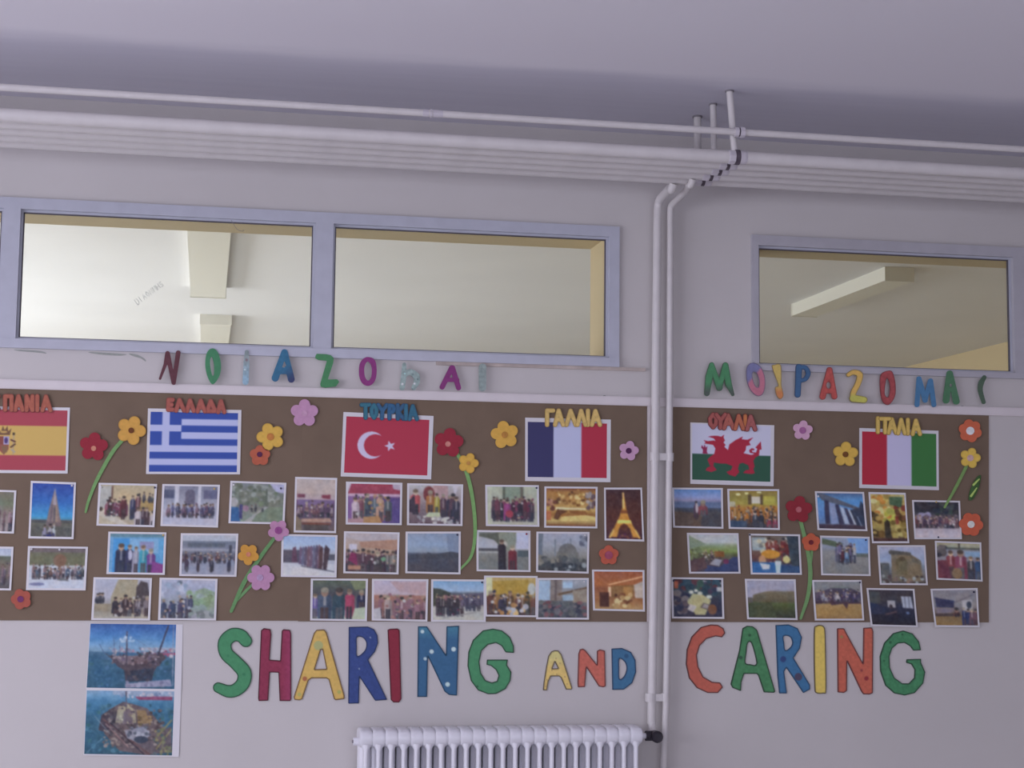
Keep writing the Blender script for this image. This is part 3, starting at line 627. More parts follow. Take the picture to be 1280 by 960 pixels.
# ------------------------------------------------------------------ country titles (joined cut-out letters)
GR = {'A': [[(.08, 1), (.45, .05), (.92, 1)], [(.25, .65), (.75, .65)]], 'L': [[(.08, 1), (.45, .05), (.92, 1)]], 'I': [[(.5, .03), (.5, 1)]], 'N': [[(.12, 1), (.12, .03), (.85, 1), (.85, .03)]],
      'P': [[(.12, 1), (.12, .06), (.85, .06), (.85, 1)]], 'S': [[(.9, .06), (.15, .06), (.55, .5), (.15, .96), (.9, .96)]], 'E': [[(.85, .05), (.2, .05), (.15, .95), (.85, .95)], [(.18, .5), (.7, .5)]],
      'D': [[(.08, .95), (.45, .05), (.92, .95), (.08, .95)]], 'T': [[(.0, .05), (1, .05)], [(.5, .05), (.5, 1)]], 'O': [[(.5, .05), (.15, .35), (.2, .75), (.5, .98), (.8, .75), (.85, .35), (.5, .05)]],
      'Y': [[(.05, .03), (.5, .45), (.95, .03)], [(.5, .45), (.45, 1)]], 'R': [[(.2, 1), (.2, .05), (.7, .08), (.85, .28), (.7, .5), (.2, .52)]], 'K': [[(.2, 0), (.2, 1)], [(.85, .03), (.25, .5), (.85, 1)]], 'G': [[(.2, 1), (.2, .06), (.95, .06)]]}
def title(text, x0, y0, x1, y1, h0, h1, slots, r, colr, edge, label, mott=.15, cols=None):
    q = P((x0+x1)/2, y1+18, -.012); root = empty('country_title', tuple(q)); tag(root, label, 'title', 'country titles over the flags')
    for i, ch in enumerate(text):
        a, b = slots[i]; u = (a+b)/2; t = (u-x0)/(x1-x0); yy = y0+(y1-y0)*t; h = h0+(h1-h0)*t
        ops = [('l', [(a+(b-a)*p[0], yy+h*p[1]) for p in st], r) for st in GR[ch]]
        o = plate('letter', ops, (0, 0, 1), .0085+.0006*(i % 2), .0025, cols[i] if cols else colr, root, .6, edge, .75, mottle=mott)
    return root
title('SPANIA', -12, 494, 64, 495, 18, 18, [(-14, -1), (5, 16), (18, 29), (32, 42), (45, 48), (52, 64)], 3.0, "bc5648", "8c3a3c", 'red-orange joined Greek title over the red and yellow flag')
title('ELLADA', 208, 499, 280, 501, 13.5, 14, [(209, 217), (219, 231), (233, 243), (246, 257), (258, 270), (272, 281)], 2.9, "b4504c", "923e44", 'red joined Greek title over the blue and white striped flag')
title('TOYRKIA', 450, 505, 522, 507, 17, 17, [(452, 462), (463, 472), (472, 484), (485, 494), (495, 506), (506, 509), (511, 522)], 2.8, "2c5f98", "2c4670", 'blue joined Greek title over the crescent flag', cols=['2e6c92', '2c6c92', '305c98', '2c5c9c', '305890', '2e6a9a', '2c6490'])
title('GALLIA', 680, 512, 750, 513, 19, 18, [(682, 692), (693, 705), (707, 721), (721, 733), (733, 737), (739, 751)], 2.8, "cc9c58", "a87a40", 'yellow joined Greek title over the blue, white and red flag')
title('OYALIA', 886, 517, 943, 520, 17, 17, [(886, 897), (895, 907), (904, 918), (918, 930), (929, 934), (933, 945)], 2.9, "a84a3e", "6c2430", 'dark red joined Greek title over the dragon flag', cols=['a04448', 'a04448', 'a84a48', 'b0503c', 'b85a30', 'a04850'])
title('ITALIA', 1095, 522, 1152, 525, 18, 18, [(1096, 1099), (1101, 1112), (1110, 1121), (1122, 1132), (1133, 1137), (1140, 1151)], 2.7, "b88c40", "8c6428", 'mustard yellow joined Greek title over the green, white and red flag')

# ------------------------------------------------------------------ paper flowers
def flower(cx, cy, R_, n, rot, colr, ccol, cr, label, stems=(), soff=.0062, dep=.40, edge=None, shift=(0, 0), scol='6c9a58', ops=None, two=None):
    q = P(cx, cy+R_, -.012); root = empty('paper_flower', tuple(q)); tag(root, label, 'flower', 'paper flowers on the boards')
    plate('petals', ops or [('f', (cx, cy, R_, n, rot, dep))], (0, 0, 1), .0085, .003, colr, root, .9, edge, .8, mottle=.08, two=two)
    plate('flower_centre', [('e', (cx+shift[0], cy+shift[1], cr, cr, 0))], (0, 0, 1), .0115, .002, ccol, root, .6, mottle=.2)
    for st, rr in stems: plate('stem', [('s', st, rr)], (0, 0, 1), soff, .0016, scol, root, .8, mottle=.12)
    return root
flower(117, 558.5, 18, 5, -1.45, 'ac2038', 'd87868', 3.2, 'dark red paper flower right of the red and yellow flag', shift=(0, 2))
flower(164, 538, 18.5, 5, -1.2, 'dc9034', '7c3a1c', 3.6, 'yellow-orange paper flower with a long stem left of the striped flag', [([(153, 550), (140, 566), (122, 598), (111, 625), (107, 640)], [2.2, 2.4, 2.2, 1.8, 1.4])], edge='c8802c')
flower(338, 546, 17.5, 5, -1.9, 'dc9c34', 'cc6c2c', 4.5, 'yellow paper flower right of the striped flag', edge='c88a2c')
flower(325, 569.5, 13, 5, -1.57, 'c4503c', '5c2050', 3.4, 'small red-orange paper flower tucked under the yellow one', dep=.45, shift=(-.5, -1.5))
flower(380.5, 516.5, 17.5, 5, -1.55, 'c07cb8', 'c888c0', 3.5, 'large pink paper flower at the top of the board seam')
flower(348, 663, 13.5, 5, -1.0, 'bc74b0', '9c3c94', 4.6, 'pink paper flower with magenta centre on a long stem, left of the soldiers photo', [([(344, 671), (325, 697), (305, 728), (289, 764)], [2.0, 2.4, 2.6, 2.0])], scol='5c8c58')
flower(310.5, 693, 13.5, 5, -.9, 'd48428', 'd87058', 3.0, 'orange paper flower beside the stem, low left of the seam')
flower(326, 722, 17, 6, -1.05, 'bc78b4', 'b084c4', 4.0, 'large pink six-petalled paper flower low on the left board', [([(315, 731), (302, 744), (292, 755)], [1.6, 1.8, 1.6])], shift=(-1, 0), dep=.36, scol='62905c', soff=.0046)
flower(561, 553.5, 18.5, 5, -1.45, 'a61e38', 'd07074', 3.4, 'dark red paper flower right of the crescent flag with a long stem', [([(571, 566), (583, 590), (591, 625), (594, 665), (589, 695), (575, 712)], [2.0, 2.4, 2.3, 2.2, 1.8, 1.2])], shift=(-1, 1.5))
flower(585.5, 579, 13, 5, -1.25, 'd8962e', 'c87c34', 2.6, 'small yellow paper flower resting on the long curved stem', edge='c88228')
flower(631, 543.5, 17.5, 5, -1.75, 'd49030', 'b86c28', 4.0, 'orange-yellow paper flower left of the blue, white and red flag')
flower(786, 563.5, 12.5, 5, -1.35, 'b87cb4', '4c1c50', 3.6, 'small pink paper flower with dark centre beside the drop pipes')
flower(761, 694, 12.5, 5, -1.57, 'be4638', 'a03860', 5.0, 'small red-orange paper flower under the night tower photo', dep=.45)
flower(26.5, 749, 13, 5, -1.9, 'bc4a40', '7c2c70', 4.0, 'small red-orange paper flower at the lower left edge', dep=.47, shift=(-1, 0))
flower(1003.5, 538, 12.5, 5, -1.45, 'b87cac', '94488c', 4.2, 'small pink paper flower right of the dragon flag')
flower(1057, 568, 16, 5, -1.5, 'c08a2c', '6c3818', 3.6, 'mustard yellow paper flower between the dragon flag and the green-white-red flag', edge='a8762a')
flower(998.5, 637, 17, 5, -1.45, '8c1a2c', 'a8485c', 3.6, 'dark red paper flower with a long stem on the right board', [([(1001, 652), (1009, 685), (1013, 715), (1010, 745), (1001, 773)], [2.2, 2.4, 2.6, 2.4, 1.6])], scol='5c8050')
flower(1014, 678, 11.5, 5, -1.57, 'b8442e', '701c2c', 3.0, 'small red-orange paper flower beside the right board stem', [([(1015, 687), (1014, 700), (1012, 712)], [1.6, 1.4, 1.2])], dep=.5, scol='5c8050', soff=.0046)
flower(1213, 538.5, 14.5, 6, .3, 'b84630', 'c0b4c0', 5.0, 'round red-orange paper flower with white centre at the top right corner of the board', dep=.42)
flower(1213, 572.5, 13, 5, -1.3, 'bc8c2c', 'ac7c88', 4.0, 'yellow paper flower with a straight stem at the right board edge', [([(1208, 583), (1196, 607), (1181, 634)], [2.0, 2.0, 1.4])], scol='5c7840', edge='a87a2a')
flower(1214, 655.5, 15, 6, .1, 'b4402c', 'b0a4b4', 4.4, 'round red-orange paper flower with white centre lower on the right board edge', dep=.42)
q = P(1218, 628, -.012); root = empty('paper_leaf', tuple(q)); tag(root, 'dark green paper leaf spray with light veins at the right board edge', 'leaf')
plate('leaf', [('sp', [(1226, 594), (1220, 598), (1213, 612), (1211, 624), (1215, 625), (1221, 616), (1225, 604)])], (0, 0, 1), .0085, .002, '2e4a26', root, .8, mottle=.25)
plate('vein', [('l', [(1224, 599), (1217, 606)], [.8, 1.4]), ('l', [(1221, 610), (1214, 620)], [.7, 1.4])], (0, 0, 1), .0106, .001, '8c9c48', root, .5)
# ------------------------------------------------------------------ flat prints (flags, photographs)
def raster(ops, W, H, seed, ss=2, soft=0, sat=1.0):
    """small procedural picture: colours stay in sRGB units until converted"""
    w_, h_ = W*ss, H*ss; rs = np.random.RandomState(seed)
    U, V = np.meshgrid((np.arange(w_)+.5)/w_, (np.arange(h_)+.5)/h_); I = np.zeros((h_, w_, 3)); asp = W/H
    def put(mask, c): I[mask] = hx(c) if isinstance(c, str) else c
    for op in ops:
        k = op[0]
        if k == 'g':
            vs = [s[0] for s in op[1]]; cs = np.array([hx(s[1]) for s in op[1]])
            for q in range(3): I[..., q] = np.interp(V, vs, cs[:, q])
        elif k == 'gr':     # gradient rectangle
            _, x0, y0, x1, y1, c0, c1 = op; m = (U >= x0) & (U < x1) & (V >= y0) & (V < y1); t = ((V-y0)/(y1-y0))[..., None]
            I[m] = (hx(c0)*(1-t)+hx(c1)*t)[m]
        elif k == 'r': put((U >= op[1]) & (U < op[3]) & (V >= op[2]) & (V < op[4]), op[5])
        elif k == 'e': put(((U-op[1])/op[3])**2+((V-op[2])/op[4])**2 < 1, op[5])
        elif k == 'p': put(sd_poly(U, V, op[1]) < 0, op[2])
        elif k == 'l': put(sd_seg(U*asp, V, (op[1]*asp, op[2]), (op[3]*asp, op[4]), op[5], op[5]) < 0, op[6])
        elif k == 'b':      # blotches: x0,y0,x1,y1,n,size,palette
            _, x0, y0, x1, y1, n, sz, pal = op
            for _i in range(n):
                a, b = rs.uniform(x0, x1), rs.uniform(y0, y1); c = hx(pal[rs.randint(len(pal))])+rs.uniform(-8, 8); s1 = sz*rs.uniform(.6, 1.3)
                I[((U-a)/s1)**2+((V-b)/(s1*asp*rs.uniform(.6, 1.2)))**2 < 1] = c
        elif k == 'c':      # people: x0,x1,head y0,head y1,foot y,n,palette[,width]
            _, x0, x1, ya, yb, yf, n, pal = op[:8]; wd = op[8] if len(op) > 8 else (x1-x0)/n*.75
            many = n > 4; xs = np.linspace(x0, x1, n)+rs.uniform(-.45, .45, n)*(x1-x0)/n; order = rs.permutation(n)
            skin = ['a8887c', '8c6c64', 'b0948c', '7c5c58']; hair = ['3c3030', '54403c', '2c2830', '6c5448', '847870']
            for i in order:
                x = xs[i]; yh = ya+(yb-ya)*rs.rand(); c = hx(pal[rs.randint(len(pal))])+rs.uniform(-10, 12); ww = wd*rs.uniform(.75, 1.15); hr = ww*.27
                hy = yh+hr*asp; lean = rs.uniform(-.03, .03)
                m = (np.abs(U-x-lean*(V-yh)) < ww*.5*np.clip((V-hy)/.10, .45, 1)) & (V > hy+hr*asp*.6) & (V < yf-rs.uniform(0, .06)); I[m] = c
                I[m & ((U-x) > ww*.18)] *= .86
                if rs.rand() < .5: I[(np.abs(U-x) < ww*.10) & (V > hy+hr*asp) & (V < (yh+yf)/2)] = hx('b0a4ac')*.55+c*.45
                m = (np.abs(np.abs(U-x)-ww*.16) < ww*.13) & (V > (yh+yf)/2+.05) & (V < yf+.02)
                I[m] = hx(['2c2a38', '343448', '4c4854', '403038'][rs.randint(4)])
                I[((U-x)/hr)**2+((V-hy)/(hr*asp*1.15))**2 < 1] = hx(skin[rs.randint(4)])
                I[((U-x)/(hr*1.05))**2+((V-hy+hr*asp*.6)/(hr*asp*.75))**2 < 1] = hx(hair[rs.randint(5)])
            if many:
                for _i in range(n*4):
                    a, q = rs.uniform(x0, x1), rs.uniform(ya, yf); s1 = wd*rs.uniform(.1, .28)
                    I[((U-a)/s1)**2+((V-q)/(s1*asp*.9))**2 < 1] = hx((pal+['a8a0ac', '342c38', '9c7c74'])[rs.randint(len(pal)+3)])+rs.uniform(-8, 8)
        elif k == 'n':
            f = op[2] if len(op) > 2 else 9
            n = (vnoise(U*f*asp+seed, V*f)-.5)*2*.6+(vnoise(U*f*3*asp, V*f*3+seed)-.5)*2*.4; I += (n*op[1])[..., None]
    if soft:
        for sc_, am in ((26, 7), (55, 8)): I += ((vnoise(U*sc_*asp+seed*.7, V*sc_+3)-.5)*2*am)[..., None]
        I += ((vnoise(U*7*asp+seed, V*7+1)-.5)*2)[..., None]*np.array([4, 0, -4])
    def blur(J, k):
        for _ in range(k):
            Q = np.pad(J, ((1, 1), (1, 1), (0, 0)), 'edge'); J = (Q[:-2, 1:-1]+Q[2:, 1:-1]+Q[1:-1, :-2]+Q[1:-1, 2:]+2*J)/6
        return J
    I = blur(I, soft); I = I.reshape(H, ss, W, ss, 3).mean((1, 3)); l = (I @ np.array([.3, .59, .11]))[..., None]
    return np.clip(l+(I-l)*sat, 0, 255)
def quad_uv(Q, U, V):
    Q = np.asarray(Q, float); return (Q[0]*(1-U)[..., None]+Q[1]*U[..., None])*(1-V)[..., None]+(Q[3]*(1-U)[..., None]+Q[2]*U[..., None])*V[..., None]
def sheet(name, Q, base, curl, seed, th=.0004):
    """white paper sheet: closed thin slab, lower corners lifting a little"""
    rs = np.random.RandomState(seed); k = rs.uniform(.4, 1.0, 2)*curl
    def surf(U, V, extra):
        q = quad_uv(Q, U, V); Y = -(base + (V**2)*(k[0]*(1-U)+k[1]*U)+extra + .25*curl*np.sin(U*math.pi)*V*.0)
        out = P(q[..., 0], q[..., 1], -base)
        out[..., 1] = Y; return out
    nx, ny = 8, 6; U, V = np.meshgrid(np.linspace(0, 1, nx+1), np.linspace(0, 1, ny+1))
    A = surf(U, V, th).reshape(-1, 3); B = surf(U, V, 0).reshape(-1, 3); n = (nx+1)*(ny+1); F = []
    for j in range(ny):
        for i in range(nx):
            a = j*(nx+1)+i; F.append((a, a+nx+1, a+nx+2, a+1)); F.append((n+a, n+a+1, n+a+nx+2, n+a+nx+1))
    per = [i for i in range(nx+1)]+[(j+1)*(nx+1)-1 for j in range(1, ny+1)]+[ny*(nx+1)+i for i in range(nx-1, -1, -1)]+[j*(nx+1) for j in range(ny-1, 0, -1)]
    for i in range(len(per)): a, b = per[i], per[(i+1) % len(per)]; F.append((a, b, n+b, n+a))
    return link(name, np.vstack([A, B]), F, M['paper']), surf
def print_on(parent, surf, Q, ops, seed, m, res=1.0, name='print'):
    """the printed picture inside the white margins m = (left, top, right, bottom)"""
    Q = np.asarray(Q, float); wpx = np.hypot(*(Q[1]-Q[0]))*(1-m[0]-m[2]); hpx = np.hypot(*(Q[3]-Q[0]))*(1-m[1]-m[3])
    W, H = max(6, int(wpx*res)), max(6, int(hpx*res)); I = raster(ops, W, H, seed, soft=0 if parent.name.startswith('flag') else (2 if parent.name.startswith('photo') else 1), sat=.95 if parent.name.startswith('flag') else .9)
    u = (np.arange(W+1))/W; v = (np.arange(H+1))/H; Ip = np.pad(I, ((1, 1), (1, 1), (0, 0)), 'edge')
    C = (Ip[:-1, :-1]+Ip[1:, :-1]+Ip[:-1, 1:]+Ip[1:, 1:])/4          # corner samples
    U, V = np.meshgrid(m[0]+u*(1-m[0]-m[2]), m[1]+v*(1-m[1]-m[3])); X = surf(U, V, .0006).reshape(-1, 3)
    xm = float(Q[:, 0].mean()); Cc = pigment(C.reshape(-1, 3), max(0, min(1280, xm)))
    jj, ii = np.meshgrid(np.arange(H), np.arange(W), indexing='ij'); a = (jj*(W+1)+ii).ravel()
    F = np.stack([a, a+W+1, a+W+2, a+1], 1)
    return link(name, X, F, M['ink'], parent, Cc)
def pin(parent, px, py, Y, mat):
    q = P(px, py, Y); MB().tube([(q[0], Y+.002, q[2]), (q[0], Y-.003, q[2]), (q[0], Y-.005, q[2])], [.0022, .0034, .0020], 10).build('pin', M[mat], parent)

# flags
def flag(Q, ops, m, label, seed, res=1.25):
    o, sf = sheet('flag_sheet', Q, .0058, .0012, seed); tag(o, label, 'flag', 'flag prints on the boards'); print_on(o, sf, Q, ops, seed, m, res); return o
R1, Y1 = 'a03a4c', 'c09858'
flag([(-30.5, 507.5), (87.5, 509.5), (84.5, 592), (-33, 591)], [('r', 0, 0, 1, .265, R1), ('r', 0, .265, 1, .755, Y1), ('r', 0, .755, 1, 1, R1),
     ('p', [(.25, .44), (.36, .44), (.36, .66), (.31, .75), (.25, .66)], '8c4c44'), ('r', .30, .44, .365, .58, '9c8cb4'), ('e', .33, .51, .02, .05, '4c3470'), ('r', .25, .44, .30, .58, '80403c'), ('p', [(.28, .6), (.35, .6), (.345, .7), (.3, .74)], '7c5844'),
     ('p', [(.24, .42), (.23, .32), (.27, .36), (.29, .27), (.31, .34), (.34, .27), (.35, .36), (.385, .31), (.37, .42)], '6c4838'), ('e', .3, .37, .04, .02, 'b08850'), ('r', .40, .38, .425, .42, '44342c'), ('r', .405, .42, .42, .74, 'a88c70'),
     ('l', .385, .5, .43, .53, .014, '5c3434'), ('l', .43, .57, .385, .62, .014, '5c3c34'), ('l', .39, .66, .43, .70, .012, '9c8c88'), ('r', .17, .38, .19, .74, 'a88c70'), ('l', .155, .5, .2, .54, .014, '5c3434'), ('l', .2, .58, .155, .63, .014, '5c3c34')],
     (.02, .045, .025, .045), 'red and yellow striped flag with a crest, printed sheet at the left edge', 1)
B1, W1 = '28409a', 'a6a4d6'
gops = [('r', 0, i/9, 1, (i+1)/9, B1 if i % 2 == 0 else W1) for i in range(9)]+[('r', 0, 0, .355, 5/9, B1), ('r', .135, 0, .22, 5/9, W1), ('r', 0, .215, .355, .325, W1)]
flag([(185, 510.5), (301.8, 512.5), (300, 593), (182.5, 592.5)], gops, (.03, .05, .035, .035), 'blue and white striped flag with a cross, printed sheet', 2)
def star(cx, cy, ru, rv, rot=0, n=5, inner=.4): return [(cx+ru*(1 if k % 2 == 0 else inner)*math.cos(rot+math.pi*k/n), cy+rv*(1 if k % 2 == 0 else inner)*math.sin(rot+math.pi*k/n)) for k in range(2*n)]
R2 = '9c2440'
flag([(429.3, 515), (542, 520), (538.8, 599.3), (425.8, 595.5)], [('r', 0, 0, 1, 1, R2), ('e', .315, .495, .167, .243, 'b4a4cc'), ('e', .362, .495, .136, .198, R2), ('p', star(.54, .497, .072, .104, math.pi), 'b4a4cc')],
     (.035, .065, .045, .06), 'red flag with a white crescent and star, printed sheet', 3)
flag([(656.5, 522), (763.5, 524.5), (763, 602.8), (656.3, 601.3)], [('r', 0, 0, .325, 1, '2c2858'), ('r', .325, 0, .68, 1, 'a09cc8'), ('r', .68, 0, 1, 1, '98203a')],
     (.03, .065, .045, .065), 'blue, white and red upright banded flag, printed sheet', 4)
dr = [(315, 322), (345, 328), (385, 322), (398, 326), (385, 308), (345, 298), (375, 291), (410, 290), (435, 295), (455, 280), (450, 300), (460, 320), (450, 335), (465, 350), (455, 362), (470, 375), (480, 385), (490, 345), (530, 315), (580, 288), (572, 308), (610, 310), (650, 292), (622, 325), (632, 345), (602, 352), (600, 380), (585, 402), (640, 412), (660, 402), (628, 398), (622, 380), (640, 366), (658, 370), (655, 380), (640, 380), (645, 392), (668, 395), (678, 368), (664, 362), (700, 318), (706, 372), (692, 376), (690, 412), (665, 428), (652, 450), (660, 490), (652, 505), (662, 535), (640, 541), (582, 536), (600, 516), (625, 512), (618, 482), (580, 466), (558, 474), (548, 508), (558, 530), (530, 562), (488, 550), (470, 532), (502, 517), (512, 492), (470, 476), (430, 476), (385, 470), (384, 495), (406, 520), (370, 536), (330, 526), (340, 506), (362, 498), (342, 452), (362, 432), (388, 412), (396, 376), (380, 352), (350, 348), (320, 345), (330, 335)]
wx0, wy0, wx1, wy1 = 240, 214, 767, 590
drn = [((x-wx0)/(wx1-wx0), (y-wy0)/(wy1-wy0)) for x, y in dr]
arm = [((x-wx0)/(wx1-wx0), (y-wy0)/(wy1-wy0)) for x, y in [(305, 355), (318, 372), (322, 350), (332, 372), (342, 362), (338, 400), (345, 412), (310, 412), (312, 385), (300, 372)]]
flag([(862.9, 528), (967.8, 531.6), (966.8, 607.8), (862.8, 604.8)], [('r', 0, 0, 1, .535, 'a49cc6'), ('r', 0, .535, 1, 1, '24443a'), ('p', drn, '8e1c34'), ('p', arm, '7c1c44')],
     (.022, .02, .04, .07), 'white over green flag with a red dragon, printed sheet', 5, 1.5)
flag([(1074.1, 535), (1173.1, 538.4), (1173.5, 612.8), (1073.8, 610)], [('r', 0, 0, .335, 1, '8a1c30'), ('r', .335, 0, .665, 1, '968cb4'), ('r', .665, 0, 1, 1, '2c5630')],
     (.035, .055, .03, .06), 'green, white and red upright banded flag hung with red at left, printed sheet', 6)

